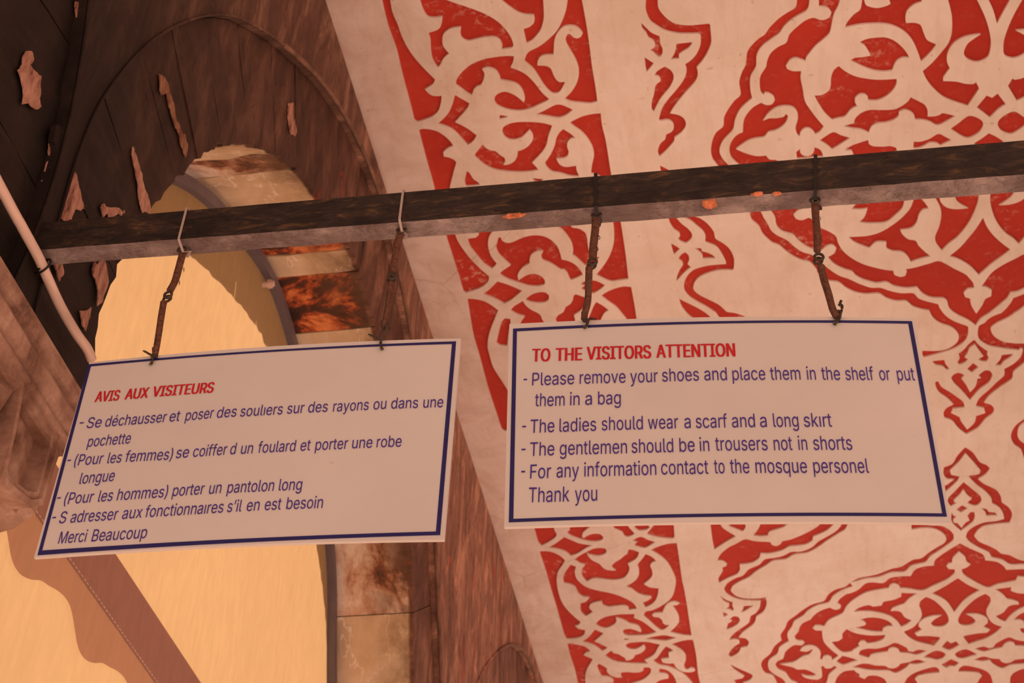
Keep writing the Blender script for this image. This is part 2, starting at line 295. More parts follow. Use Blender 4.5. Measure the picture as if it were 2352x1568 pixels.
# ------------------------------------------------------------------ ceiling: limewashed relief over a red ground
# outline surveys of the red fields: frame letters carry their own origin and scale, g = which ornament, m = the
# medallion is symmetrical about its long axis, so the field is built on both sides of it
FR = dict(A=(860, 0, 3.92), B=(1400, 0, 3.92), C=(1752, 0, 3.92), D=(960, 400, 3.92), F=(1500, 400, 4.356), G=(1852, 400, 4.356),
          H=(1150, 1180, 4.0418), J=(1600, 1190, 4.1475), K=(1952, 1190, 4.1475), L=(1280, 1400, 6.1895), M=(1000, 700, 2.85),
          N=(2092, 780, 3.565), I=(2052, 700, 2.85), P=(0, 0, 1))
FIELDS = '''
b A 55,-60 135,-60 160,100 210,220 245,320 300,430 370,530 450,620 545,715 530,755 455,805 480,835 520,860 570,865 605,862 600,920 575,1000 520,1050 450,1080 385,1098 362,1085 330,960 250,660 200,450 130,250 90,100
b A 400,-60 415,20 440,90 480,150 540,160 605,150 613,145 608,200 585,255 540,280 485,297 505,360 508,440 520,520 545,575 570,607 590,590 620,530 672,480 640,445 615,400 612,350 620,310 650,280 700,255 780,245 775,290 780,330 810,360 850,370 900,358 980,340 1060,332 1110,345 1140,375 1153,410 1143,445 1190,440 1240,430 1252,410 1235,350 1200,290 1140,220 1060,160 960,110 840,65 720,25 600,-20 520,-60
b A 1080,-60 1130,-10 1200,50 1280,105 1350,130 1435,135 1443,175 1430,215 1400,240 1342,262 1352,310 1370,388 1410,370 1460,320 1500,260 1522,180 1525,100 1515,-60
b A 1745,-60 1740,0 1725,90 1690,190 1640,280 1560,360 1480,420 1400,460 1370,490 1350,550 1400,590 1440,630 1480,690 1530,770 1580,825 1622,845 1670,825 1715,745 1710,735 1670,740 1635,715 1610,670 1590,620 1550,595 1468,590 1468,560 1480,525 1520,500 1612,492 1615,440 1620,370 1640,310 1690,250 1740,232 1800,235 1850,265 1875,300 1860,330 1820,347 1790,335 1760,305 1735,310 1722,345 1730,390 1770,460 1810,530 1838,610 1838,690 1815,760 1770,830 1710,890 1770,915 1850,925 1940,932 2008,915 1990,780 1960,600 1935,400 1905,200 1868,0 1855,-60
b A 1255,505 1250,550 1225,608 1300,635 1370,675 1440,745 1510,835 1572,890 1560,905 1480,945 1400,980 1320,998 1240,995 1160,975 1105,945 1080,905 1085,870 1120,840 1175,825 1240,845 1290,875 1345,922 1355,895 1345,840 1320,790 1280,755 1220,735 1135,720 1125,680 1100,640 1060,617 1010,608 970,622 990,660 990,690 960,765 920,780 895,805 878,857 840,840 780,795 735,765 735,730 770,670 830,610 900,565 1000,530 1100,512 1200,503
b A 725,855 855,930 840,970 790,1030 725,1100 780,1125 850,1165 920,1218 905,1250 870,1290 840,1308 790,1250 720,1180 650,1140 568,1115 620,1070 670,1010 705,930
b A 1130,1035 1205,1048 1180,1062 1125,1073
b A 1655,940 1787,988 1730,1035 1670,1060 1620,1058 1550,1045 1455,1030 1530,995
b A 400,1170 430,1160 500,1165 570,1185 640,1230 690,1280 710,1315 660,1335 620,1370 625,1410 680,1420 725,1445 738,1465 720,1520 705,1580 D 300,60 285,140 290,300 325,500 345,570 370,620 410,680 480,770 560,850 640,920 635,960 600,1000 540,1035 430,1070 410,1055 370,920 300,700 250,540 150,135 A 510,1580 480,1480 440,1330
b A 1600,1130 1590,1160 1565,1230 1550,1300 1510,1370 1420,1465 1450,1495 1478,1530 1400,1545 1300,1550 1200,1545 1120,1535 1050,1515 980,1475 900,1405 915,1375 975,1300 1000,1330 1050,1355 1090,1360 1130,1395 1170,1420 1180,1445 1160,1485 1200,1483 1250,1460 1285,1410 1290,1360 1340,1345 1390,1310 1425,1260 1425,1210 1395,1170 1370,1195 1330,1235 1270,1258 1210,1255 1170,1225 1150,1180 1160,1145 1210,1115 1280,1100 1360,1097 1450,1100 1530,1110
b A 1700,1162 1760,1200 1813,1243 1770,1248 1740,1280 1735,1320 1750,1370 1740,1405 1700,1425 1640,1430 1650,1455 1680,1490 1730,1503 1815,1492 1820,1530 1845,1590 1760,1585 1680,1560 1600,1545 1550,1500 1535,1465 1580,1400 1620,1320 1640,1240 1665,1195
b A 2038,1020 1970,1025 1880,1045 1800,1080 1757,1105 1800,1140 1870,1190 1930,1260 1965,1330 1977,1400 1960,1480 1950,1560 D 1640,20 1700,200 1755,430 1765,500 1765,600 1740,700 1700,780 1650,850 1605,905 1670,940 1740,965 1820,955 1895,945 1870,720 1840,520 1825,425 1740,0 A 2105,1400 2080,1250 2050,1130
b D 440,-30 425,40 425,90 435,108 500,105 560,95 545,75 500,45 465,-10
b D 1030,35 1130,45 1100,75 1050,65
b D 600,400 550,520 545,550 520,570 447,580 470,650 540,740 600,810 665,852 690,830 710,805 660,740 635,670 632,600 650,545 700,480 700,400
b D 1200,400 1250,465 1300,500 1350,560 1385,620 1398,690 1392,728 1420,745 1470,790 1515,830 1560,845 1600,790 1635,745 1580,740 1545,700 1530,640 1520,560 1500,520 1450,490 1390,480 1368,455 1340,400
b D 725,570 745,567 755,595 800,618 850,612 920,580 1000,555 1080,550 1150,565 1210,600 1255,650 1280,710 1295,768 1350,780 1410,810 1460,860 1485,905 1440,930 1380,955 1365,940 1345,890 1310,858 1285,860 1240,830 1190,800 1120,770 1108,735 1128,692 1070,695 1020,725 1005,770 1005,805 950,835 910,880 897,920 905,955 935,935 990,905 1060,898 1120,925 1145,965 1140,995 1080,1010 1000,1005 930,985 850,960 780,930 735,895 760,870 835,820 780,770 730,720 705,665 712,620
b D 715,965 800,990 938,1048 880,1100 830,1140 775,1165 700,1125 585,1078 640,1040
b D 965,1130 1020,1085 1090,1062 1150,1065 1180,1090 1178,1130 1140,1155 1080,1160 1010,1150
b D 945,1140 970,1180 1020,1220 1080,1250 1105,1270 1120,1310 1150,1360 1160,1400 900,1400 920,1345 940,1310 962,1280 900,1265 832,1225 870,1185
b D 445,1120 520,1125 600,1145 670,1185 722,1225 M 385,100 352,190 342,270 355,330 380,410 430,490 480,570 520,650 510,740 480,810 455,828 435,815 400,710 350,560 290,340 250,200 D 470,1280
b M 455,88 490,92 492,125 480,180 470,270 420,265 400,250 415,180 435,110
b D 1420,1080 1505,1108 1495,1180 1470,1225 1405,1270 1415,1320 1400,1380 1260,1370 1240,1300 1260,1270 1310,1240 1330,1195 1370,1170 1395,1130 1400,1095
b D 1575,955 1630,970 1685,1000 1640,1040 1575,1075 1520,1058 1465,1030 1500,1005 1462,992 1500,965
b D 1605,1150 1660,1180 1718,1225 1680,1250 1655,1290 1648,1308 1640,1360 1530,1360 1530,1312 1560,1240 1580,1190
b D 1920,1015 1850,1010 1770,1030 1700,1060 1648,1095 1720,1150 1790,1200 1840,1260 1880,1310 1900,1380 1985,1380 1968,1298 1950,1180
b H 290,60 490,60 500,150 520,185 515,210 480,240 430,270 380,295 350,265 330,200
b H 640,80 640,150 612,175 660,205 740,235 830,255 900,255 945,240 955,215 930,190 880,182 820,195 770,225 755,210 760,180 790,150 830,120 830,80
b H 590,215 660,245 740,275 850,292 790,320 710,370 650,390 600,350 520,325 440,313 500,280
b H 1040,90 1050,135 1100,155 1130,170 1148,205 1175,215 1210,205 1245,185 1220,155 1195,130 1160,90
b H 1240,125 1270,90 1360,90 1385,125 1350,150 1310,155 1280,155
b H 1430,80 1405,125 1370,165 1355,188 1430,210 1520,225 1600,228 1613,215 1608,120 1600,80
b H 1300,212 1370,240 1435,262 1390,290 1340,318 1290,310 1235,290 1265,262 1222,245
b H 360,348 430,345 500,362 560,395 598,430 570,480 535,530 520,600 530,700 560,800 610,880 680,950 742,1002 730,1025 690,1040 720,1065 785,1078 780,1110 745,1140 690,1155 612,1160 590,1120 550,980 520,870 480,740 440,600 400,470 375,400
b H 935,315 970,320 985,345 970,370 920,388 860,385 800,368 815,395 850,430 920,465 945,495 990,520 1068,525 1035,500 1030,480 1060,450 1110,420 1145,390 1175,370 1185,330 1220,330 1285,355 1270,400 1240,430 1180,460 1195,500 1185,545 1150,590 1080,612 1000,612 900,598 850,600 820,615 800,628 765,590 750,545 760,500 785,470 740,460 685,425 720,395 800,350 870,320
b H 1345,372 1400,395 1445,437 1400,455 1388,480 1405,520 1410,560 1390,600 1330,650 1380,680 1465,690 1460,740 1440,800 1400,840 1345,868 1318,820 1350,812 1400,780 1395,762 1330,755 1270,735 1210,690 1160,672 1220,640 1265,600 1285,550 1280,500 1268,470 1310,420
b H 650,470 700,490 688,530 700,590 740,640 800,680 900,710 1000,730 1090,755 1180,795 1240,835 1265,880 1190,892 1185,862 1150,848 1060,855 1000,862 950,845 935,808 880,820 830,840 820,870 855,910 790,950 745,905 742,828 790,815 825,775 760,765 720,735 695,680 650,655 585,640 580,600 600,540
b H 1635,270 1655,400 1685,620 1700,680 1730,850 1772,1130 1700,1125 1630,1110 1570,1095 1620,1050 1655,1000 1650,940 1620,885 1595,850 1640,845 1662,828 1610,812 1560,825 1525,860 1510,890 1505,915 1420,922 1405,940 1420,955 1470,960 1500,985 1505,1010 1530,1030 1568,1030 1530,1065 1490,1078 1440,1045 1380,990 1325,940 1345,905 1400,895 1470,865 1540,820 1590,770 1615,700 1625,610 1590,520 1540,440 1460,375 1390,335 1470,300 1560,275
b L 1100,60 1090,115 1200,160 1280,215 1410,315 1350,340 1250,360 1130,365 1000,365 950,350 928,310 950,280 1010,270 1080,280 1190,320 1195,290 1150,225 1080,205 1020,190 950,145 830,110 845,150 820,200 740,245 675,262 600,240 545,205 580,160 650,115 750,85 900,65
b L 535,280 660,335 600,385 525,450 600,480 715,535 680,565 635,585 560,525 500,490 350,450 440,395
b L 950,405 1050,418 955,432
b L 1510,360 1580,370 1700,400 1620,420 1550,440 1450,435 1240,412 1350,385
b L 140,478 210,480 300,500 400,525 475,590 400,610 375,645 505,700 470,760 420,850 400,930 400,1080 300,1080 250,850 180,640
b L 1930,425 1850,428 1740,450 1620,490 1700,530 1790,590 1825,640 1825,720 1800,790 1820,845 1850,850 1900,822 1950,835 1960,865 1920,885 1840,888 1760,870 1690,820 1655,760 1580,765 1500,750 1475,700 1590,685 1585,650 1580,610 1655,580 1600,545 1545,520 1500,570 1450,640 1410,690 1360,720 1450,780 1560,800 1660,835 1760,890 1840,950 1920,1040 1950,1100 2045,1100 2000,900 1975,650
b L 1200,455 1300,460 1460,495 1420,560 1390,620 1330,670 1240,715 1290,765 1150,762 1000,758 850,738 760,705 680,650 710,620 770,580 800,615 870,630 920,660 965,685 975,720 1030,715 1080,690 1105,645 1180,620 1235,580 1255,540 1230,495 1180,530 1110,560 1040,560 980,530 970,500 1010,475 1100,460
b L 590,765 640,790 705,830 705,880 740,920 800,950 860,965 915,960 895,910 920,890 1000,885 1100,892 1180,885 1220,865 1230,820 1300,818 1335,840 1330,890 1290,940 1240,980 1180,1010 1050,1050 900,1100 700,1100 690,1040 800,1035 795,990 740,955 690,945 630,940 590,870 565,800
b L 1450,835 1540,850 1610,890 1660,950 1690,1020 1710,1100 1350,1100 1400,1040 1450,1005 1520,985 1580,975 1580,930 1540,905 1450,895
s B 335,-60 325,60 335,120 370,190 430,235 500,275 600,300 700,305 800,305 822,318 822,380 810,430 780,490 730,545 680,578 692,610 690,660 660,730 600,810 530,890 480,960 455,1030 442,1085 470,1088 500,1080 545,1085 572,1110 578,1150 560,1185 510,1210 505,1235 500,1255 460,1290 438,1340 438,1385 450,1408 490,1375 560,1300 582,1270 585,1240 640,1200 680,1150 688,1110 670,1065 620,1035 545,1020 590,950 640,885 700,815 760,750 790,700 795,650 785,605 830,555 870,495 905,420 917,370 905,220 890,213 800,222 700,228 600,215 540,185 480,130 440,70 435,0 445,-60
s B 285,205 320,240 380,295 450,325 455,360 455,390 475,430 478,480 460,512 435,512 400,475 362,452 400,430 412,400 395,365 352,340 330,295 295,255
s B 600,395 740,380 745,390 710,435 660,465 625,490 625,530 550,535 580,490 600,430
s B 315,515 398,570 360,620 335,648 325,600
s B 495,600 545,625 575,670 575,720 540,790 490,850 445,910 400,1005 382,990 380,920 400,850 415,770 460,730 455,700 435,685 403,680 430,640
s B 455,1490 535,1532 620,1600 F 395,405 470,440 550,500 610,580 622,640 700,690 760,740 800,810 812,870 808,945 795,962 690,960 600,975 500,1010 440,1050 405,1110 410,1160 470,1210 560,1255 650,1300 710,1350 735,1375 800,1385 860,1400 920,1425 1000,1500 850,1500 700,1470 655,1425 630,1390 540,1330 440,1275 360,1220 315,1160 312,1090 340,1020 400,960 480,930 580,910 730,898 730,880 690,800 640,730 580,700 525,680 520,665 525,620 500,570 430,510 370,460 300,425 200,300 B 460,1530
s F 120,350 200,400 280,490 350,545 390,600 380,650 330,692 290,680 248,650 270,620 265,590 210,550 170,490 150,430
s F 180,690 270,745 210,803 190,740
s F 320,780 355,810 362,860 345,900 380,930 340,960 290,1010 235,1070 240,1020 270,950 300,905 295,880 252,845 285,800
s F 410,738 480,740 490,770 560,790 610,820 625,843 560,843 500,845 490,800 450,765
s F 260,1245 350,1290 450,1340 530,1390 570,1425 640,1500 500,1500 375,1425 320,1370 280,1310
m P 1831,-15 1828,15 1808,29 1788,43 1767,64 1757,79 1742,89 1724,107 1716,122 1713,148 1704,166 1698,189 1701,217 1688,230 1673,250 1663,270 1661,290 1645,304 1636,324 1633,347 1637,365 1649,381 1680,430 F 960,370 985,450 1060,520 1100,600 1200,690 1260,710 1330,770 1420,830 1500,865 1570,880 1640,960 G 110,985 200,1060 320,1080 400,1140 500,1185 600,1200 725,1195 800,1240 900,1270 1000,1270 1060,1320 1140,1350 1230,1365 1270,1440 1340,1490 1450,1530 I 410,170 428,200 420,240 370,280 300,300 190,300 190,330 200,345 300,318 400,285 470,235 490,185 G 1620,1525 1600,1515 1480,1470 1390,1410 1330,1330 1320,1300 1200,1270 1120,1240 1070,1190 950,1190 830,1165 740,1135 650,1135 540,1100 430,1050 320,1010 230,950 170,900 F 1600,812 1500,780 1420,730 1340,660 1240,610 1180,560 1145,490 1110,440 1060,340 B 1065,1480 1020,1430 990,1360 1020,1270 1110,1170 1130,1080 1180,980 1285,885 1268,800 1270,690 1318,600 1325,500 1370,420 1460,350 1530,300 1570,240 1650,170 1770,100 1795,50 1802,-60 1690,-60
m! I 1050,-140 900,-40 855,10 800,50 700,88 650,120 637,160 660,205 720,240 800,252 880,255 940,280 N 970,110 927,190 840,265 830,320 730,390 640,460 600,515 660,535 682,570 670,605 610,650 550,720 455,775 390,725 340,665 275,640 268,600 290,560 350,530 300,480 230,430 205,385 200,345 225,340 250,385 320,428 380,470 430,510 440,555 345,565 330,600 400,635 410,665 462,735 520,680 535,625 610,600 600,560 530,545 560,480 640,410 700,350 765,290 765,240 850,190 905,130 918,75 850,75 760,68 680,48 610,0 I 585,190 590,130 640,80 740,40 800,0 870,-50 1000,-160
m C 505,-60 505,60 540,60 590,75 618,115 600,155 550,180 500,175 460,160 B 1770,180 1690,240 1620,310 1590,385 1520,420 1450,480 1415,560 1410,600 1360,680 1352,750 1362,830 1385,855 1400,835 1430,838 1480,870 1488,900 1460,940 1410,945 1365,925 1300,960 1250,1010 1210,1080 1200,1190 1140,1220 1090,1290 1080,1360 1100,1420 1150,1470 1225,1530 1400,1500 1535,1460 1500,1440 1440,1435 1410,1400 1330,1405 1240,1385 1138,1342 1240,1270 1320,1245 1390,1235 1430,1190 1480,1180 1540,1150 1590,1100 1608,1045 1590,1025 1570,1050 1500,1065 1440,1065 1380,1088 1430,1020 1500,970 1580,955 1650,965 1690,1010 1695,1070 1675,1150 1690,1210 1712,1230 1720,1190 1760,1155 1810,1160 1845,1195 1850,1210 1890,1190 1930,1140 1870,1070 1810,990 1760,910 1740,800 1720,700 1728,640 1650,640 1600,620 1588,595 1620,545 1670,522 1720,535 1765,550 1770,520 1850,420 1920,360 1980,300 2000,220 2020,130 2060,50 2090,-60
m B 1680,1370 1715,1340 1720,1380 1760,1405 1810,1400 1840,1365 1845,1325 1900,1350 1925,1410 1690,1430
m C 900,-60 925,40 960,60 1030,72 1110,55 1150,35 1120,-60 1440,-60 1430,20 1360,45 1300,100 1285,160 1290,208 1360,205 1420,225 1450,300 1480,360 1540,390 1562,400 1530,450 1470,515 1425,555 1400,480 1350,370 1280,290 1180,235 1080,215 960,215 860,225 738,250 760,200 820,130 880,80
m C 1650,-60 1690,80 1705,180 1700,300 1670,390 1600,480 1520,570 1440,640 1470,710 1530,790 1620,870 1720,915 1845,955 1950,800 1920,740 1900,755 1830,755 1740,735 1625,730 1625,700 1685,615 1660,560 1665,480 1710,400 1790,345 1880,320 1962,310 1900,350 1840,400 1810,480 1840,530 1920,560 1990,540 2035,500 2055,390 2040,280 2000,150 1940,20 1900,-60
m! C 2000,-60 2070,80 2110,215 2160,120 2215,20 2260,-60
m C 870,380 940,350 1030,338 1110,338 1190,370 1260,430 1305,490 1318,520 1260,520 1200,555 1165,635 1100,645 1000,635 900,600 850,575 790,545 830,520 900,515 970,500 950,460 915,410
m C 685,595 740,640 830,685 950,710 1060,718 1205,710 1205,750 1175,810 1110,870 1030,905 950,905 945,870 920,850 870,850 830,885 830,920 850,955 790,990 740,1050 680,1065 625,1080 560,1020 500,930 465,860 530,855 590,820 612,770 615,700 640,630
m C 1330,875 1400,910 1460,945 1485,1000 1485,1048 1540,1048 1590,1035 1615,1018 1680,1030 1735,1045 1660,1090 1575,1130 1500,1095 1420,1078 1370,1080 1365,1040 1330,1005 1270,990 1225,1010 1225,1040 1180,1080 1100,1105 1040,1110 980,1140 955,1195 880,1165 800,1155 720,1135 820,1110 830,1070 880,1020 960,990 1060,990 1180,985 1250,955 1310,910
m C 630,1190 700,1215 788,1242 700,1300 625,1345 570,1300 510,1265
m C 950,1260 955,1295 990,1315 1080,1320 1150,1315 1200,1330 1210,1360 1100,1420 820,1420 815,1385 800,1355 735,1355 800,1310 870,1285
m C 1580,1205 1640,1230 1700,1262 1640,1290 1600,1310 1570,1290 1500,1285 1460,1310 1400,1335 1355,1335 1360,1275 1420,1275 1500,1250
m C 1850,1045 1920,1055 1975,1090 1985,1130 1950,1190 1890,1230 1840,1245 1780,1220 1690,1160 1760,1110
m! C 2015,860 2065,880 2115,842 2190,940 2120,985 2045,1060 1980,1010 1925,968
m! C 2035,1200 2100,1230 2170,1275 2100,1340 2000,1345 1895,1295 1980,1240
m! F 1120,300 1165,350 1220,430 1235,510 1290,570 1400,605 1450,660 1530,720 1610,755 1680,765 G 200,720 260,708 300,740 280,790 215,830 280,900 380,950 460,975 490,1010 560,1050 700,1090 800,1080 880,1120 1000,1140 1110,1130 1160,1190 1250,1235 1370,1240 1410,1270 1430,1340 1500,1400 1620,1460 1695,1515 1740,1450 1830,1390 1930,1310 2010,1240 2040,1185 2110,1175 2178,1145 2300,1090 2500,960 2600,800 2450,760 2300,765 2178,800 2100,840 1980,900 1860,980 1790,1070 1750,1125 1800,1130 1855,1160 1850,1220 1790,1250 1760,1310 1700,1395 1650,1310 1640,1245 1590,1230 1575,1190 1610,1150 1680,1140 1670,1090 1640,1050 1590,1000 1480,945 1335,870 1240,890 1100,930 995,950 1005,975 990,1015 940,1028 880,1005 870,965 780,955 600,910 470,850 370,770 320,690 295,620 220,570 135,530 F 1590,450 1560,435 1490,460 1430,445 1405,405 1440,370 1525,330 1540,290
m G 450,350 500,295 600,200 900,200 990,240 980,268 960,340 880,420 800,480 680,492 590,490 525,480 580,430 612,345 530,355
m G 420,628 500,625 620,615 740,580 860,510 960,430 1040,340 1080,235 1100,190 1190,290 1225,345 1160,360 1125,410 1105,480 1050,540 940,560 960,600 1020,650 1095,665 1120,710 1180,770 1245,822 1130,850 1045,880 1020,830 960,780 860,770 800,740 800,680 700,680 630,740 560,715 480,680
m G 1240,150 1265,215 1335,212 1340,270 1400,330 1500,350 1620,340 1560,310 1500,260 1480,160 1725,150 1725,180 1720,260 1680,380 1610,510 1510,630 1420,700 1355,765 1300,690 1290,620 1330,520 1350,400 1330,310
m! G 1768,435 1810,530 1880,620 1970,700 2045,755 1960,820 1850,900 1725,1010 1650,930 1540,860 1430,820 1530,740 1620,640 1700,540
p N 520,0 560,45 630,95 625,125 640,150 620,180 580,178 550,160 595,135 560,90 525,40 480,70 465,110 440,145 470,160 440,190 400,205 380,185 400,150 390,115 430,85 480,30
p N 510,190 555,225 500,270 460,240
p N 175,175 275,165 285,200 320,240 290,248 265,220 200,205
p N 745,125 840,115 815,145 760,180 735,212 690,210 730,165
p N 390,270 440,290 415,320 450,365 485,430 530,380 545,320 575,315 555,290 610,250 655,260 670,290 640,350 560,410 485,495 420,420 350,350 330,310 350,285
q N 445,880 510,925 565,1000 620,1025 650,1055 610,1105 550,1140 600,1180 700,1230 740,1290 745,1330 800,1370 830,1430 810,1500 K 1400,55 1280,75 1215,120 1185,170 1230,220 1330,265 1400,300 1440,335 1520,350 1600,390 1659,405 1800,430 1950,500 1950,540 1800,460 1659,440 1530,440 1450,395 1350,370 1330,330 1220,275 1140,225 1105,180 1120,130 1180,80 1280,40 1400,25 1470,5 N 765,1470 755,1420 720,1370 665,1340 660,1300 620,1250 530,1180 470,1115 560,1100 570,1070 520,1010 448,930 390,1005 320,1070 330,1105 400,1120 380,1160 290,1240 P 2150,1145 2138,1165 2130,1180 2112,1195 2125,1203 K 770,68 840,68 880,75 950,110 990,160 990,200 950,240 850,310 760,370 720,420 590,450 520,510 400,515 270,560 150,575 60,600 J 1460,612 1490,650 1400,680 1300,740 1260,800 1150,830 1060,880 1020,925 930,980 910,1030 865,1100 880,1170 790,1230 770,1290 700,1340 680,1380 690,1440 750,1490 830,1540 880,1640 800,1650 730,1500 650,1470 615,1400 630,1350 700,1290 740,1220 810,1160 800,1110 845,1040 870,980 950,920 1000,880 1100,820 1215,785 1250,730 1320,680 1420,650 K 0,615 80,570 180,550 270,530 400,480 490,460 600,395 680,380 760,320 840,270 900,235 920,195 905,160 850,120 770,95 680,95 590,110 585,60 P 2092,1190 2118,1160 2132,1131 N 290,1190 350,1145 290,1135 268,1100 270,1045 340,1015 380,950
q! N 432,1165 500,1220 570,1280 580,1320 550,1355 510,1358 460,1335 500,1300 460,1270 430,1225 400,1270 360,1305 350,1325 375,1335 330,1365 315,1350 300,1320 310,1290 360,1240
q! N 420,1355 468,1380 410,1415 372,1390
q N 575,1380 620,1385 640,1410 690,1415 712,1440 660,1440 620,1443 610,1410
q! N 335,1415 350,1440 375,1445 345,1475 355,1500 380,1500 415,1540 450,1495 480,1480 465,1440 490,1410 520,1410 525,1440 510,1490 410,1565 340,1500 330,1450
r N 1100,560 1000,610 927,650 860,700 825,760 822,810 850,860 900,895 915,930 940,1000 1000,1060 1060,1040 990,960 950,870 900,830 875,790 885,720 927,680 1010,640 1110,590
s J 120,-40 190,-20 240,80 300,125 375,172 290,220 170,298 150,200
s J 300,0 465,0 465,95 440,125 380,105 310,75
s J 620,0 600,75 570,125 540,162 600,172 685,165 680,145 700,125 770,105 830,85 870,50 860,0
s J 1350,-10 1290,75 1220,130 1110,175 1105,210 1040,250 960,262 880,270 820,305 700,335 610,335 600,375 540,420 470,435 410,440 415,480 390,530 300,570 215,615 208,570 250,500 245,470 280,455 290,435 260,410 195,400 230,340 300,280 380,240 460,200 560,218 700,225 720,255 755,265 800,245 815,220 900,200 1000,160 1100,110 1170,60 1210,-10
s J 1470,-30 1420,100 1360,140 1250,210 1150,280 1050,330 930,345 850,390 730,405 660,450 560,510 500,560 400,610 340,650 325,690 370,735 450,760 540,765 620,760 655,750 668,800 655,860 620,905 570,935 560,980 530,1020 440,1085 400,1135 470,1145 500,1180 485,1220 420,1235 400,1280 330,1320 305,1310 310,1280 360,1220 410,1190 405,1160 360,1150 310,1160 340,1110 420,1050 500,990 515,930 560,905 600,850 610,785 540,785 420,775 340,750 280,710 262,670 290,620 370,570 440,545 490,490 530,470 600,440 650,390 750,375 830,355 900,320 1000,315 1100,275 1160,220 1250,170 1330,120 1380,60 1410,-30
s J 222,735 270,770 345,800 340,830 355,865 345,882 320,870 275,860 310,840 310,810 260,790
s J 450,835 545,830 490,865 450,890 415,897 440,870
s J 250,890 303,915 260,940
s J 360,930 400,940 415,970 390,1010 330,1045 285,1060 300,1000 330,985 335,965 305,965
s J 320,1390 400,1430 480,1465 530,1490 535,1510 510,1540 440,1568 430,1620 400,1620 355,1540 440,1520 455,1500 390,1460 340,1420
q! J 1430,720 1360,770 1340,805 1375,830 1370,855 1330,872 1290,860 1270,850 1180,880 1110,930 1090,960 1010,1000 980,1040 970,1080 935,1120 940,1150 970,1165 1010,1165 1030,1185 1000,1210 940,1205 890,1230 840,1280 825,1335 770,1360 750,1390 770,1430 850,1470 870,1500 900,1540 960,1568 1010,1620 1180,1620 1240,1560 1260,1490 1340,1420 1310,1405 1285,1425 1230,1430 1205,1405 1185,1410 1195,1470 1195,1510 1160,1535 1080,1530 1020,1510 1000,1485 1050,1500 1110,1500 1140,1490 1120,1475 1040,1440 960,1440 920,1420 795,1390 920,1370 960,1350 1020,1310 1070,1300 1110,1250 1100,1245 1050,1270 985,1262 1000,1235 1060,1210 1130,1220 1180,1270 1175,1340 1195,1350 1200,1330 1215,1310 1250,1305 1285,1320 1290,1350 1340,1320 1350,1305 1280,1250 1210,1170 1195,1070 1130,1065 1105,1045 1130,1020 1180,1022 1215,1030 1260,970 1390,905 1420,850 K 0,805 60,760 150,710 250,685 370,665 380,640 420,620 470,640 480,665 560,670 690,688 800,640 930,580 1000,520 1000,485 940,482 920,455 940,430 975,425 980,380 1040,318 1100,370 1110,410 1150,440 1110,470 1065,485 1080,530 1150,580 1240,630 1320,660 1400,630 1500,610 1580,595 1600,555 1659,560 1850,620 2000,700 2000,620 1850,520 1700,485 1490,490 1470,460 1400,415 1290,400 1270,345 1140,285 1050,238 960,290 870,350 810,400 800,450 700,460 620,490 580,550 480,552 380,570 320,615 220,610 150,620 80,680 0,715
q K 30,890 90,850 180,825 220,840 300,830 320,795 420,775 490,745 490,710 640,715 560,770 510,820 470,830 400,860 390,885 440,880 490,895 520,940 570,965 590,970 550,1005 490,1035 450,980 380,930 280,900 160,885
q K 95,965 180,945 280,950 370,980 415,1025 350,1030 315,1050 310,1080 200,1075 50,1040 140,1020 155,1005 140,985
q J 1430,1055 K 60,1095 200,1115 340,1110 320,1150 250,1180 165,1190 140,1165 100,1170 80,1200 95,1215 30,1255 J 1480,1268 1390,1275 1320,1220 1285,1175 1350,1168 1390,1140 1390,1095
q K 430,1185 510,1215 545,1235 560,1265 600,1272 650,1250 735,1262 640,1300 560,1285 480,1280 460,1245 410,1230 370,1245 360,1270 260,1285 200,1300 180,1330 100,1305 80,1295 100,1260 170,1240 260,1240 360,1215
q K 820,1260 880,1270 915,1295 890,1330 830,1348 770,1335 700,1322 760,1285
q! K 925,1165 965,1190 1010,1170 1045,1205 950,1255 875,1225
q! K 965,1340 1040,1375 1000,1410 955,1405 920,1425 870,1395
q K 640,1345 725,1368 640,1390 570,1385 540,1420 440,1475 370,1450 250,1450 150,1440 80,1425 20,1418 110,1385 180,1385 240,1400 340,1405 370,1425 410,1430 460,1410 480,1385 560,1370
q J 1390,1308 1470,1328 1540,1352 1470,1372 1395,1395 1330,1362
q K 725,748 670,790 660,830 680,880 685,930 650,990 600,1040 512,1080 560,1130 640,1175 720,1195 800,1215 865,1140 850,1130 740,1120 640,1120 620,1095 650,1080 690,1060 655,1030 660,995 710,955 790,930 875,925 810,960 770,1000 790,1025 850,1035 910,1020 942,980 930,920 880,850 800,780
q! K 1030,570 1120,630 1240,685 1160,730 1080,790 995,895 930,800 860,750 780,715 900,650
q K 810,1415 850,1440 855,1470 750,1480 650,1500 620,1530 640,1560 660,1620 500,1620 540,1530 600,1480 700,1440
q J 1310,1640 1330,1530 1400,1460 1500,1445 K 60,1465 95,1485 90,1510 140,1530 175,1500 260,1500 330,1530 350,1560 340,1640
'''
XM = (onZ(2248, 631, ZC).x + onZ(2271, 306, ZC).x + onZ(2247, 620, ZC).x) / 3      # long axis of the medallions
def in_hidden(px):
    x, y = px[:, 0], px[:, 1]
    return ((x > 1180) & (x < 2095 + (y - 730) * .17) & (y > 748) & (y < 1205)).all()
XMQ = (onZ(2191.9, 1405.8, ZC).x + onZ(2184.7, 1476.9, ZC).x) / 2
loops = []; SRC = []
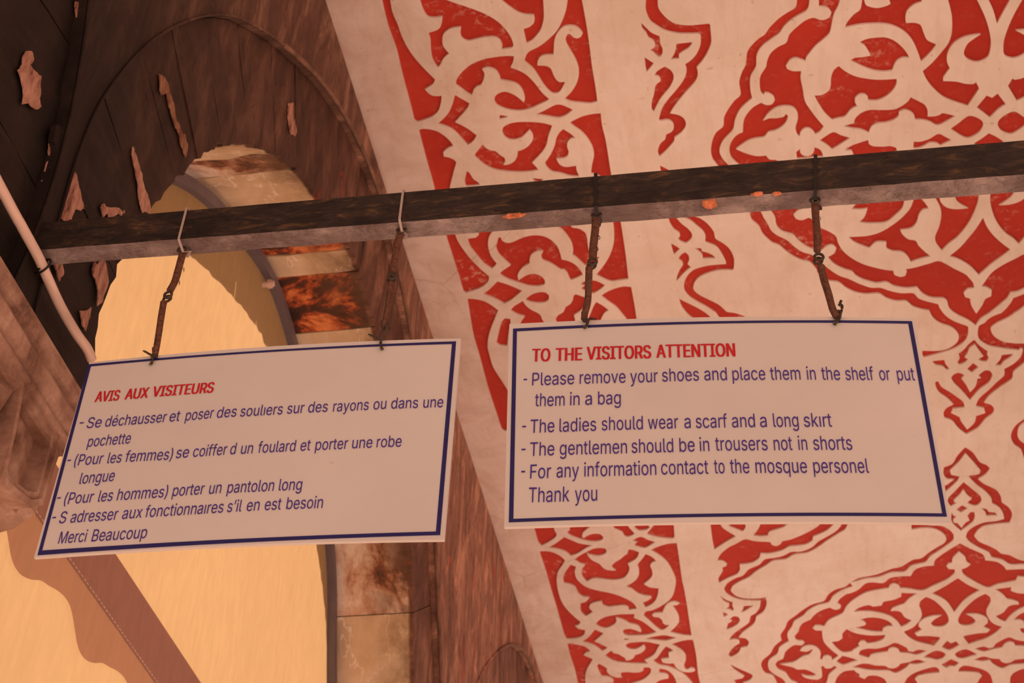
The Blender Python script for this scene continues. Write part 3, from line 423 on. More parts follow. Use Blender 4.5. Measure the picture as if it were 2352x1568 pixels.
def smooth_loop(px):
    n = len(px); out = []
    px = [np.array(p, float) for p in px]
    ang = []
    for i in range(n):
        a = px[i] - px[i - 1]; b = px[(i + 1) % n] - px[i]
        la, lb = np.hypot(*a), np.hypot(*b)
        ang.append(math.degrees(math.acos(max(-1, min(1, float(a @ b) / max(la * lb, 1e-6))))))
    for i in range(n):
        p0, p1, p2, p3 = px[i - 1], px[i], px[(i + 1) % n], px[(i + 2) % n]
        t1 = (p2 - p0) / 2 if ang[i] < 52 else (p2 - p1) * .6
        t2 = (p3 - p1) / 2 if ang[(i + 1) % n] < 52 else (p2 - p1) * .6
        L = np.hypot(*(p2 - p1)); k = max(1, min(5, int(L / 5)))
        for t_ in (t1, t2):
            l_ = np.hypot(*t_)
            if l_ > L * 1.1: t_ *= L * 1.1 / l_
        for j in range(k):
            t = j / k; h = t * t * (3 - 2 * t)
            out.append(p1 * (1 - h) + p2 * h + t1 * (t ** 3 - 2 * t * t + t) + t2 * (t ** 3 - t * t))
    return out
for ln in FIELDS.strip().splitlines():
    tk = ln.split(); g = tk[0][0]; sym = tk[0][-1] != '!' and g in 'mq'; px = []; fr = None
    for t in tk[1:]:
        if t in FR: fr = FR[t]; continue
        a, b = t.split(','); px.append((fr[0] + float(a) / fr[2], fr[1] + float(b) / fr[2]))
    pl = [onZ(p[0], p[1], ZC) for p in smooth_loop(px)]
    pl = np.array([(p.x, p.y) for p in pl])
    ax_ = XMQ if g == 'q' else XM; mxm = pl.copy(); mxm[:, 0] = 2 * ax_ - mxm[:, 0]
    if g == 'q' and len(px) > 100 and tk[0] == 'q': sym = False
    loops.append((g, pl))
    if sym: loops.append((g, mxm))
    SRC.append((g, fr is FR['H'] or fr is FR['L'], tk[1] in 'ADM', pl, mxm if sym else None, tk[0]))
# Where boards, beam or the frame hide the ceiling the same ornament carries on: the vine repeats every 1.94 m, the
# medallions are symmetrical about their short axis and the half medallions stand midway between them.
extra = []
PER = .447 * 4.34
YM_ = onZ(2272, 288, ZC).y; YT_ = onZ(2290, -14, ZC).y; YQ_ = onZ(1952 + 965 / 4.1475, 1190 + 1265 / 4.1475, ZC).y; YH_ = (YM_ + YQ_) / 2; XS_ = onZ(1639, 1262, ZC).x
def sh(a, dx, dy): a = a.copy(); a[:, 0] += dx; a[:, 1] += dy; return a
def fy(a, y): a = a.copy(); a[:, 1] = 2 * y - a[:, 1]; return a
def fx(a, x): a = a.copy(); a[:, 0] = 2 * x - a[:, 0]; return a
for g, hl, adm, pl, mx, tg in SRC:
    if g == 'b':
        if adm and not hl: extra.append(('b', pl if False else sh(pl, 0, PER)))
        if hl:
            for k in (-3, -2, 1, 2): extra.append(('b', sh(pl, 0, k * PER)))
        extra.append(('b', fx(pl, XM)))
    if g == 's':
        for b_ in (pl, fy(pl, YM_), fy(pl, YQ_)): extra.append(('s', b_)); extra.append(('s', fx(b_, XM)))
    if g in 'mp' and pl[:, 0].min() < XM - .02:
        a = pl.copy(); a[:, 0] = np.minimum(a[:, 0], XM); lo = a.copy(); lo[:, 1] = np.maximum(lo[:, 1], YM_); hi = a.copy(); hi[:, 1] = np.clip(hi[:, 1], YT_, YM_)
        far = fy(lo, YM_); far[:, 1] = np.minimum(far[:, 1], YT_)
        for b_ in (lo, hi, far): extra.append((g, b_)); extra.append((g, fx(b_, XM)))
        b_ = fy(hi, YM_); b_[:, 1] = np.minimum(b_[:, 1], 4.36); extra.append(('M', b_)); extra.append(('M', fx(b_, XM)))
    if g == 'q' and pl[:, 0].min() < XMQ - .02:
        a = pl.copy(); a[:, 0] = np.minimum(a[:, 0], XMQ); a[:, 1] = np.minimum(a[:, 1], YQ_); a = fx(a, XMQ)
        for b_ in (a, fy(a, YQ_)):
            extra.append(('q', b_)); extra.append(('q', fx(b_, XMQ)))
            h = sh(b_, XS_ - XMQ, YH_ - YQ_); extra.append(('s', h)); extra.append(('s', fx(h, XM)))
X0, X1, Y0, Y1 = XW - .02, 3.30, -2.2, 13.0
vs, es = [], []
def add_loop(a):
    b = len(vs); n = len(a); vs.extend([Vector((float(p[0]), float(p[1]))) for p in a]); es.extend([(b + i, b + (i + 1) % n) for i in range(n)])
add_loop([(X0, Y0), (X1, Y0), (X1, Y1), (X0, Y1)])
clipped = []
for g, pl in loops:
    pl = pl.copy(); pl[:, 0] = np.clip(pl[:, 0], X0 + .03, X1 - .03); pl[:, 1] = np.clip(pl[:, 1], Y0 + .03, Y1 - .03)
    clipped.append((g, pl)); add_loop(pl)
nor = len(clipped)
for g, pl in extra:
    pl = pl.copy(); pl[:, 0] = np.clip(pl[:, 0], X0 + .03, X1 - .03); pl[:, 1] = np.clip(pl[:, 1], Y0 + .03, Y1 - .03)
    if pl[:, 1].max() - pl[:, 1].min() < .02 or pl[:, 0].max() - pl[:, 0].min() < .02: continue
    clipped.append((g, pl)); add_loop(pl)
HIDP = [(1185, 757), (2098, 745), (2168, 1195), (1173, 1203)]; FRP = [(-14, -14), (2366, -14), (2366, 1582), (-14, 1582)]; BARP = [(500, 490), (2352, 335), (2352, 420), (500, 558)]
for P4 in (HIDP, FRP, BARP):
    a = []
    for k in range(4):
        p, q = P4[k], P4[(k + 1) % 4]
        for t in range(24): a.append(onZ(p[0] + (q[0] - p[0]) * t / 24, p[1] + (q[1] - p[1]) * t / 24, ZC))
    add_loop([(min(max(p.x, X0 + .02), X1 - .02), min(max(p.y, Y0 + .02), Y1 - .02)) for p in a])
V, E_, T, _, _, _ = delaunay_2d_cdt(vs, es, [], 0, 1e-5)
V = np.array([(v.x, v.y) for v in V]); T = np.array([t for t in T if len(t) == 3])
cen = V[T].mean(1)
lab = np.full(len(T), -1)
q3 = np.array([AX, AY, AZ]).T @ np.array([cen[:, 0], cen[:, 1], np.full(len(cen), ZC - EYE)]); cu_, cv_ = CX + F * q3[0] / q3[2], CY + F * q3[1] / q3[2]
def inq(P4):
    ok = np.ones(len(cen), bool)
    for k in range(4):
        (ax_, ay_), (bx_, by_) = P4[k], P4[(k + 1) % 4]; ok &= (bx_ - ax_) * (cv_ - ay_) - (by_ - ay_) * (cu_ - ax_) > 0
    return ok
bar = inq(BARP)
free = inq(HIDP) | ~inq(FRP) | (q3[2] <= 0)
for li, (g, pl) in enumerate(clipped):
    x0, y0 = pl.min(0); x1, y1 = pl.max(0)
    idx = np.where((cen[:, 0] > x0) & (cen[:, 0] < x1) & (cen[:, 1] > y0) & (cen[:, 1] < y1) & (lab < 0) & ((free | bar if g == 'M' else free) if li >= nor else ~free))[0]
    if not len(idx): continue
    c = cen[idx]; a = pl; b = np.roll(pl, -1, 0)
    cond = (a[None, :, 1] > c[:, 1, None]) != (b[None, :, 1] > c[:, 1, None])
    with np.errstate(divide='ignore', invalid='ignore'):
        xi = (b[None, :, 0] - a[None, :, 0]) * (c[:, 1, None] - a[None, :, 1]) / (b[None, :, 1] - a[None, :, 1]) + a[None, :, 0]
    ins = (cond & (c[:, 0, None] < xi)).sum(1) % 2 == 1
    lab[idx[ins]] = 'bsmpqr'.index(g.lower())
DEP = .008
def sheet(name, tris, z, mat, walls=0, **k):
    used = np.unique(tris); rm = {int(u): i for i, u in enumerate(used)}
    vv = [(V[u][0], V[u][1], z) for u in used]; ff = [tuple(rm[int(i)] for i in t)[::-1] for t in tris]
    if walls:
        cnt = {}
        for t in ff:
            for i in range(3):
                e = (t[i], t[(i + 1) % 3]); kx = (min(e), max(e)); cnt.setdefault(kx, []).append(e)
        top = {}
        for kx, l in cnt.items():
            if len(l) == 1:
                a, b = l[0]
                for q in (a, b):
                    if q not in top: top[q] = len(vv); vv.append((vv[q][0], vv[q][1], z + walls))
                ff.append((b, a, top[a], top[b]))
    return link(name, mesh(name, vv, ff), mat, **k)
ceiling = sheet('ceiling', T[lab < 0], ZC, M['cream'], DEP, kind='structure')
for gi, (nm, lb) in enumerate([('border_ground', 'red painted ground of the vine border beside the wall'), ('half_medallion_ground', 'red painted ground of the half medallions beside the border'),
                               ('medallion_ground', 'red painted ground of the medallion crossed by the iron beam'), ('pendant_ground', 'red painted ground of the small pendant at the medallion tip'),
                               ('medallion_ground', 'red painted ground of the medallion below the English board'), ('outline_ground', 'red painted outline at the right edge')]):
    if (lab == gi).any(): sheet(nm, T[lab == gi], ZC + DEP, M['red'], parent=ceiling, label=lb)
mb = MB(); mb.box(X0, X1, Y0, Y1, ZC + DEP + .01, ZC + .3); mb.build('trim_1', M['plain'], kind='structure')

# ------------------------------------------------------------------ arcade wall
YC, ZS = 3.9, 2.2 + EYE                       # centre of the middle arch
def prof(points, x):
    a = []
    for u, v in points:
        p = onX(u, v, x); a.append((math.degrees(math.atan2(p.z - ZS, p.y - YC)), math.hypot(p.z - ZS, p.y - YC)))
    return sorted(a)
INT = prof([(215, 800), (265, 620), (350, 480), (420, 395), (500, 335), (560, 330), (620, 345), (660, 372), (700, 412), (750, 485), (820, 600), (845, 680), (866, 775), (948, 1300), (948, 1407), (950, 1560)], XV)
def interp(tab, t):
    if t <= tab[0][0]: return tab[0][1]
    if t >= tab[-1][0]: return tab[-1][1]
    for (a, ra), (b, rb) in zip(tab, tab[1:]):
        if a <= t <= b: return ra + (rb - ra) * (t - a) / (b - a)
itab = [(-30, 1.60)] + [(t, r_) for t, r_ in INT if t > 15] + [(186, interp(INT, 180))]
def r_int(t):
    return sum(interp(itab, t + d) for d in (-5, -2.5, 0, 2.5, 5)) / 5
EXT = prof([(199, 283), (224, 245), (281, 168), (306, 133), (375, 79), (454, 46), (500, 36), (545, 42), (600, 75), (680, 135), (740, 195), (800, 285), (830, 345), (868, 440)], XW)
ETAB = [(-20, 1.86), (0, 1.86), (20, 1.84), (36, 1.83), (44, 1.88), (60, 1.94), (74, 1.99)] + [p for p in EXT if p[0] > 84] + [(178, 1.875), (200, 1.875)]
def r_ext(t): return sum(interp(ETAB, t + d) for d in (-4, -2, 0, 2, 4)) / 5
def arch_loop(rf, yc, t0=-9, t1=189, step=3, jit=0, seed=1):
    out = []
    t = t0
    while t <= t1 + .01:
        r_ = rf(t) + circ_noise(seed, t / 57, jit); out.append((yc + r_ * math.cos(R(t)), ZS + r_ * math.sin(R(t)))); t += step
    return out
CEN = [YC - 3.8, YC, YC + 3.8]
vs2, es2 = [], []
def al(a):
    b = len(vs2); n = len(a); vs2.extend([Vector(p) for p in a]); es2.extend([(b + i, b + (i + 1) % n) for i in range(n)])
outer = [(-2.2, ZI), (13.0, ZI), (13.0, ZC + .3), (-2.2, ZC + .3)]
al(outer); holes = []
for i, yc in enumerate(CEN):
    lp = arch_loop(r_ext, yc, jit=.001, seed=i, step=1.5); lp = [(lp[0][0], ZI - .05)] + lp + [(lp[-1][0], ZI - .05)]
    lp = [(min(max(y, -2.19), 12.99), z) for y, z in lp]; al(lp); holes.append(np.array(lp))
V2, _, T2, _, _, _ = delaunay_2d_cdt(vs2, es2, [], 0, 1e-5)
V2 = np.array([(v.x, v.y) for v in V2]); keep = []
def pin(c, pl):
    a = pl; b = np.roll(pl, -1, 0); cnt = 0
    for (ax, ay), (bx, by) in zip(a, b):
        if (ay > c[1]) != (by > c[1]) and c[0] < (bx - ax) * (c[1] - ay) / (by - ay) + ax: cnt += 1
    return cnt % 2 == 1
for t in T2:
    c = V2[list(t)].mean(0)
    if c[1] > ZI and not any(pin(c, h) for h in holes): keep.append(t)
used = sorted({i for t in keep for i in t}); rm = {u: i for i, u in enumerate(used)}; nU = len(used)
vv = [(XW, V2[u][0], V2[u][1]) for u in used] + [(XO, V2[u][0], V2[u][1]) for u in used]; ff = []
cnt = {}
for t in keep:
    q = [rm[i] for i in t]; ff.append(tuple(q)); ff.append(tuple(i + nU for i in q[::-1]))
    for i in range(3):
        e = (q[i], q[(i + 1) % 3]); cnt.setdefault((min(e), max(e)), []).append(e)
for l in cnt.values():
    if len(l) == 1: a, b = l[0]; ff.append((b, a, a + nU, b + nU))
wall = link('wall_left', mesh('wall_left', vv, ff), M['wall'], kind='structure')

def voussoir(t0, t1, seed, xf=XV):
    """one stone of the arch ring between two joint angles, its soffit uneven"""
    nt_, nr, nx = max(3, int((t1 - t0) / 1.1)), 3, 7
    g = .07
    ts = [t0 + g + (t1 - t0 - 2 * g) * i / nt_ for i in range(nt_ + 1)]
    xs = [xf + (XO - xf) * i / nx for i in range(nx + 1)]
    step = circ_noise(seed, seed * 1.7, .007)
    def P(i, j, k):
        t = ts[i]; e0 = r_int(t) + step; e1 = r_ext(t) - .003
        if k == 0 or True:
            q = noise.noise(Vector((t * .35, xs[k] * 9, seed))) * .008 + noise.noise(Vector((t * 1.3, xs[k] * 22, seed + 5))) * .005
            if k in (0, nx): q += noise.noise(Vector((t * .9, 3, 9))) * .014 + noise.noise(Vector((t * 3.1, 5, 2))) * .008
        r_ = e0 + q if j == 0 else e0 + (e1 - e0) * j / nr
        x = xs[k] + (noise.noise(Vector((t * .5, r_ * 6, seed))) * .006 if k == 0 else 0)
        return (x, YC + r_ * math.cos(R(t)), ZS + r_ * math.sin(R(t)))
    vs, idx, fs = [], {}, []
    def I(i, j, k):
        if (i, j, k) not in idx: idx[i, j, k] = len(vs); vs.append(P(i, j, k))
        return idx[i, j, k]
    for i in range(nt_):
        for k in range(nx):
            fs.append((I(i, 0, k), I(i, 0, k + 1), I(i + 1, 0, k + 1), I(i + 1, 0, k)))
            fs.append((I(i, nr, k), I(i + 1, nr, k), I(i + 1, nr, k + 1), I(i, nr, k + 1)))
        for j in range(nr):
            fs.append((I(i, j, 0), I(i + 1, j, 0), I(i + 1, j + 1, 0), I(i, j + 1, 0)))
            fs.append((I(i, j, nx), I(i, j + 1, nx), I(i + 1, j + 1, nx), I(i + 1, j, nx)))
    for j in range(nr):
        for k in range(nx):
            fs.append((I(0, j, k), I(0, j + 1, k), I(0, j + 1, k + 1), I(0, j, k + 1)))
            fs.append((I(nt_, j, k), I(nt_, j, k + 1), I(nt_, j + 1, k + 1), I(nt_, j + 1, k)))
    return mesh('voussoir', vs, fs)
def JA(u, v): p = onX(u, v, XV); return math.degrees(math.atan2(p.z - ZS, p.y - YC))
JOINT = [-9, 0, 12, 23, JA(948, 1407), 47, 57, 66, JA(859, 762), JA(825, 625), JA(805, 571), 101, JA(679, 404), JA(633, 349), 134, 143, 151, 158, 167, 176, 189]
KIND = ['mott', 'pale', 'mott', 'pale', 'mott', 'pale', 'redst', 'pale', 'redst', 'pale', 'redst', 'pale', 'mott', 'pale', 'pale', 'redst', 'pale', 'redst', 'pale', 'redst']
vm = []
for i in range(len(JOINT) - 1):
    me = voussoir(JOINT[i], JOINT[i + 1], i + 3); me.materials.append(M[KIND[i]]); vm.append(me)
for dy in (0, -3.8, 3.8):
    for i, me in enumerate(vm):
        if dy < 0 and JOINT[i] > 100: continue
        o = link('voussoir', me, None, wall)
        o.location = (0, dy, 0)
        if dy == 0 and KIND[i] in ('pale', 'redst'): o['label'] = 'pale veined marble voussoir' if KIND[i] == 'pale' else 'flaking red sandstone voussoir'
for i_, yc in enumerate(CEN):
    mb = MB(); tt = [-9 + k * 3 for k in range(67)]; rows = []
    for t in tt:
        a, b = r_int(t) + .03, r_ext(t); rows.append([(x, yc + q * math.cos(R(t)), ZS + q * math.sin(R(t))) for x, q in ((XV - .0035, a), (XV - .0035, b), (XO + .03, b), (XO + .03, a))])
    mb.add([p for q in rows for p in q], [(4 * k + s, 4 * k + (s + 1) % 4, 4 * k + 4 + (s + 1) % 4, 4 * k + 4 + s) for k in range(len(tt) - 1) for s in range(4)])
    mb.build('mortar_bed', M['mortar'], wall)
    for k0, k1, mt, rr_ in ((0, 21, 'wall', .004), (21, 88, 'roll', .0085), (88, 132, 'wall', .0035)):  # middle stretch catches the light: its highlight is painted as lighter stone
        mb = MB(); mb.tube([(XW + .004, yc + (r_ext(t) + .004) * math.cos(R(t)), ZS + (r_ext(t) + .004) * math.sin(R(t))) for t in [-9 + k * 1.5 for k in range(k0, k1 + 1)]], [rr_ * (1 + .25 * noise.noise(Vector((k * .35, i_, 2)))) for k in range(k0, k1 + 1)], 8)
        mb.build('roll_moulding', M[mt], wall, smooth=True)
# places where the dark coat has come away
def flake(px, x, name, mat, th=.003, parent=wall):
    pts = [onX(u, v, x) for u, v in px]
    rng = random.Random(int(px[0][0])); out = []
    n = len(pts)
    for i in range(n):
        a, b = pts[i], pts[(i + 1) % n]
        for k in range(9):
            p = a.lerp(b, k / 9); d = .2 * (b - a).length; q = Vector((p.y * 22, p.z * 22, 1)); q2 = q * 3.3
            out.append(Vector((p.x, p.y + d * noise.noise(q) + d * .6 * noise.noise(q2), p.z + 1.5 * d * noise.noise(q + Vector((9, 9, 9))) + d * .8 * noise.noise(q2 + Vector((5, 5, 5))))))
    v2 = [Vector((p.y, p.z)) for p in out]; m_ = len(out)
    Va, _, Ta, _, _, _ = delaunay_2d_cdt(v2, [(i, (i + 1) % m_) for i in range(m_)], [], 1, 1e-6)
    vv = [(x + th, p.x, p.y) for p in Va]; k = len(vv); vv += [(x, p.x, p.y) for p in Va]
    ff = [tuple(t) for t in Ta]; c = {}
    for t in Ta:
        for i in range(len(t)):
            e = (t[i], t[(i + 1) % len(t)]); c.setdefault((min(e), max(e)), []).append(e)
    ff += [(l[0][1], l[0][0], l[0][0] + k, l[0][1] + k) for l in c.values() if len(l) == 1]
    return link(name, mesh(name, vv, ff), mat, parent)
XA = XW + .0005; XB = XV + .004
flake([(58, 115), (72, 118), (75, 135), (68, 150), (80, 165), (90, 178), (88, 225), (92, 250), (78, 253), (66, 245), (50, 240), (52, 220), (48, 195), (38, 162), (50, 150), (53, 130)], XB, 'bare_patch', M['bareA'])
flake([(172, 0), (188, 0), (187, 20), (182, 50), (175, 76), (173, 60), (172, 30), (170, 12)], XB, 'bare_patch', M['bareA'])
flake([(363, 168), (375, 176), (385, 195), (392, 225), (402, 262), (412, 300), (424, 305), (430, 335), (425, 360), (414, 330), (404, 300), (393, 265), (385, 235), (380, 210), (370, 222), (364, 208), (366, 190)], XB, 'bare_patch', M['bareB'])
flake([(303, 338), (312, 360), (318, 385), (325, 410), (335, 440), (343, 488), (326, 490), (318, 455), (316, 425), (308, 385), (301, 355)], XB, 'bare_patch', M['bareA'])
flake([(118, 305), (140, 320), (162, 345), (160, 380), (170, 400), (182, 430), (185, 455), (190, 480), (160, 500), (125, 505), (100, 490), (92, 465), (88, 440), (98, 400), (110, 360), (112, 330)], XB, 'bare_patch', M['bareA'])
flake([(228, 472), (252, 470), (270, 478), (288, 492), (235, 497)], XB, 'bare_patch', M['bareA'])
flake([(660, 232), (672, 240), (675, 275), (680, 300), (676, 315), (664, 300), (660, 265)], XB, 'bare_patch', M['bareA'])
flake([(215, 600), (240, 605), (245, 640), (235, 690), (225, 700), (222, 660), (212, 630)], XB, 'bare_patch', M['bareA'])
flake([(120, 600), (140, 607), (145, 625), (135, 650), (128, 632)], XB, 'bare_patch', M['bareA'])
flake([(183, 720), (205, 705), (205, 730), (195, 760), (186, 745)], XB, 'bare_patch', M['bareA'])
flake([(118, 290), (140, 303), (166, 325), (163, 345), (150, 372), (160, 398), (138, 385), (118, 350), (112, 318)], XB + .004, 'broken_stone', M['wall'], .012)
# ------------------------------------------------------------------ rest of the shell
mb = MB(); mb.box(3.24, 3.8, -2.2, 13, 4.3, ZC)
for y in (-1.8, 2.0, 5.8, 9.6): mb.box(3.24, 3.8, y - .3, y + .3, 0, 4.3)
mb.build('wall_right', M['plain'], kind='structure')
mb = MB(); mb.box(-2.1, 3.8, -8, 22, -.2, 0); mb.build('floor', M['aisle'], kind='structure')
mb = MB(); mb.box(3.8, 20, -8, 22, -.25, -.05); mb.build('courtyard', M['paving'], kind='structure')
mb = MB(); mb.box(-14, -2.1, -8, 18, -.25, -.05); mb.build('yard', M['yard'], kind='structure')

# ------------------------------------------------------------------ iron beam
YB = 1.98
def edge(u0, v0, u1, v1, x, y):
    """beam edge surveyed between two points, read at world x"""
    a, b = onY(u0, v0, y), onY(u1, v1, y); t = (x - a.x) / (b.x - a.x); return a.z + (b.z - a.z) * t
mb = MB(); mu = MB(); n = 90; xa, xb = -1.37, 3.24
DEPB = .043
rows = []
for i in range(n + 1):
    x = xa + (xb - xa) * i / n
    zt = edge(100, 511, 2352, 322, x, YB); zb = edge(100, 573, 2352, 400, x, YB)
    j = [noise.noise(Vector((x * 14, k * 5., 2.))) * .0022 for k in range(5)]
    rows.append([(x, YB + j[0] * .5, zt + j[0]), (x, YB, (zt + zb) / 2), (x, YB + j[2] * .6, zb + j[1] * .6), (x, YB + DEPB / 2, zb + j[4] * .5), (x, YB + DEPB + j[2], zb + j[3]), (x, YB + DEPB, zt)])
vs_, fm = [p for r_ in rows for p in r_], []
for i in range(n):
    for k in range(6): fm.append((i * 6 + k, i * 6 + (k + 1) % 6, (i + 1) * 6 + (k + 1) % 6, (i + 1) * 6 + k))
fm.append(tuple(range(6))); fm.append(tuple(n * 6 + k for k in range(5, -1, -1)))
me = mesh('iron_beam', vs_, fm); me.materials.append(M['barf']); me.materials.append(M['baru'])
for p in me.polygons:
    if p.index < n * 6 and p.index % 6 in (2, 3): p.material_index = 1
beam = link('iron_beam', me)
tag(beam, 'rusty square iron tie beam crossing under the painted ceiling', 'beam')
def beam_z(x): return edge(100, 573, 2352, 400, x, YB), edge(100, 511, 2352, 322, x, YB)
# bare spots on the underside
mb = MB()
for (u, v, rx, rz) in ((1182, 494, 24, 5), (1630, 467, 19, 11), (1740, 444, 12, 4), (1785, 443, 9, 3)):
    z = None; p = onZ(u, v, beam_z(onY(u, v, YB).x)[0])
    s = .00075; c = []
    for k in range(18):
        a = 2 * math.pi * k / 18; q = .8 + .9 * abs(noise.noise(Vector((k * 1.7, u * .37, 1))))
        c.append((p.x + rx * s * q * math.cos(a), p.y + rz * s * 1.4 * q * math.sin(a), p.z - .0032))
    b = len(mb.v); mb.v += c; mb.v += [(x, y, z + .004) for x, y, z in c]
    mb.f.append(tuple(b + i for i in range(17, -1, -1)))
    mb.f += [(b + i, b + (i + 1) % 18, b + 18 + (i + 1) % 18, b + 18 + i) for i in range(18)]
o = mb.build('primer_spots', simple('orange_primer', (.60, .19, .09), .8, .5, 70), beam, label='orange primer showing through the flaked underside'); o['kind'] = 'stuff'

# ------------------------------------------------------------------ boards
YS = 2.0
try:
    FONT = bpy.data.fonts.load(bpy.utils.system_resource('DATAFILES', path='fonts') + '/Inter.woff2')
except Exception: FONT = None                  # the built-in face will do
GC = {}
def txt_mesh(s, bold):
    """outline of a word filled by the non-zero rule, so overlapping strokes stay solid"""
    if (s, bold) in GC: return GC[s, bold]
    cu = bpy.data.curves.new('t', 'FONT'); cu.body = s; cu.size = 1
    if FONT: cu.font = FONT
    o = bpy.data.objects.new('t', cu); COL.objects.link(o)
    dg = bpy.context.evaluated_depsgraph_get(); c = o.evaluated_get(dg).to_curve(dg); L = []
    for sp in c.splines:
        q = []; P = sp.bezier_points; n = len(P)
        for i in range(n):
            a, b = P[i], P[(i + 1) % n]; a0, a1, b1, b0 = a.co, a.handle_right, b.handle_left, b.co
            straight = ((a1 - a0).cross(b0 - a0)).length < 1e-5 and ((b1 - a0).cross(b0 - a0)).length < 1e-5
            for k in range(1 if straight else 4):
                t = k / 4; q.append(a0 * (1 - t) ** 3 + a1 * 3 * t * (1 - t) ** 2 + b1 * 3 * t * t * (1 - t) + b0 * t ** 3)
        L.append(np.array([(p.x, p.y) for p in q]))
    o.evaluated_get(dg).to_curve_clear(); bpy.data.objects.remove(o); bpy.data.curves.remove(cu)
    if bold: L = [l + np.array((dx, 0)) for l in L for dx in (-.031, -.011, .011, .031)]
    vs, es = [], []
    for l in L:
        b = len(vs); n = len(l); vs += [Vector((float(x), float(y))) for x, y in l]; es += [(b + i, b + (i + 1) % n) for i in range(n)]
    V_, _, T_, _, _, _ = delaunay_2d_cdt(vs, es, [], 0, 1e-6)
    v = np.array([(p.x, p.y) for p in V_]); T_ = [t for t in T_]; cen_ = np.array([v[list(t)].mean(0) for t in T_]); wn = np.zeros(len(T_))
    for l in L:
        a = l; b = np.roll(l, -1, 0)
        up = (a[None, :, 1] <= cen_[:, 1, None]) & (b[None, :, 1] > cen_[:, 1, None]); dn = (a[None, :, 1] > cen_[:, 1, None]) & (b[None, :, 1] <= cen_[:, 1, None])
        cr = (b[None, :, 0] - a[None, :, 0]) * (cen_[:, 1, None] - a[None, :, 1]) - (cen_[:, 0, None] - a[None, :, 0]) * (b[None, :, 1] - a[None, :, 1])
        wn += (up & (cr > 0)).sum(1) - (dn & (cr < 0)).sum(1)
    f = [tuple(t) for t, w_ in zip(T_, wn) if w_ != 0]
    if len(f) and v[:, 0].max() - v[:, 0].min() == 0: pass
    GC[s, bold] = (v, f); return v, f
CAPH = None
LFT = dict(p=-.25, r=0, l=0, u=.1, n=0, m=0, b=0, h=0, P=0, M=0, B=0, k=0, A=0, T=.95, V=.98, R=0, F=0, y=.7, w=.7, j=-.2)
RGT = dict(r=.68, t=.62, f=1.0, l=.95, d=.95, e=.42, s=.38, o=.38, u=.70, n=.55, m=.55, a=.3, p=.45, g=.68, S=.55, X=.95, R=.6, N=1.0, E=.9)
RGT.update(S=.85, i=.9, k=.8, n=.62, m=.62); LFT['a'] = .15; RGT[')'] = .55; LFT['('] = .35
def cap_height():
    v, f = txt_mesh('H', False); return v[:, 1].max()
CAPH = cap_height()
def text_line(parent, words, mat, cap, bold=False, name='text_line'):
    """words: (text, frame, x0, y0, frame, x1, y1) along the surveyed baseline; cap in metres"""
    mb = MB()
    for wd in words:
        s, f0, a, b, f1, c, d = wd
        u0, v0, u1, v1 = f0[0] + a / f0[2], f0[1] + b / f0[2], f1[0] + c / f1[2], f1[1] + d / f1[2]
        hp = cap * F / 2.66
        l0 = (1391 - u0) / (v0 + 3405) * hp; l1 = (1391 - u1) / (v1 + 3405) * hp
        if l0 > 0: e0 = LFT.get(s[0], .35); e1 = RGT.get(s[-1], .4)
        else: e0 = .3 if s[0] in 'seoad' else .9 if s[0] in 'lbh' else .75 if s[0] in 'nimp' else .5; e1 = .3 if s[-1] in 'eso' else 0
        a -= l0 * e0 * f0[2]; c -= l1 * e1 * f1[2]
        p0 = onY(f0[0] + a / f0[2], f0[1] + b / f0[2], YS); p1 = onY(f1[0] + c / f1[2], f1[1] + d / f1[2], YS)
        v, f = txt_mesh(s, bold); x0, x1 = v[:, 0].min(), v[:, 0].max()
        if s == '-': x0 -= .0; 
        L = (v[:, 0] - x0) / (x1 - x0); H = v[:, 1] / CAPH * cap
        mb.add([(p0.x + (p1.x - p0.x) * l, YS - .0011, p0.z + (p1.z - p0.z) * l + h) for l, h in zip(L, H)], f)
    return mb.build(name, mat, parent)
def outline(cs, tm, bm, inset=0):
    """board outline with its slight bow: four corners and the mid points of the long edges, in pixels"""
    (tl, tr, br, bl) = cs
    def q(a, m_, b, k=12):
        out = []
        for i in range(k + 1):
            t = i / k; tm_ = (m_[0] - a[0]) / (b[0] - a[0])
            lin = np.array(a) * (1 - t) + np.array(b) * t
            lm = a[1] * (1 - tm_) + b[1] * tm_; bow = (m_[1] - lm) / (4 * tm_ * (1 - tm_))
            out.append((lin[0], lin[1] + bow * 4 * t * (1 - t)))
        return out
    return q(tl, tm, tr), q(bl, bm, br)
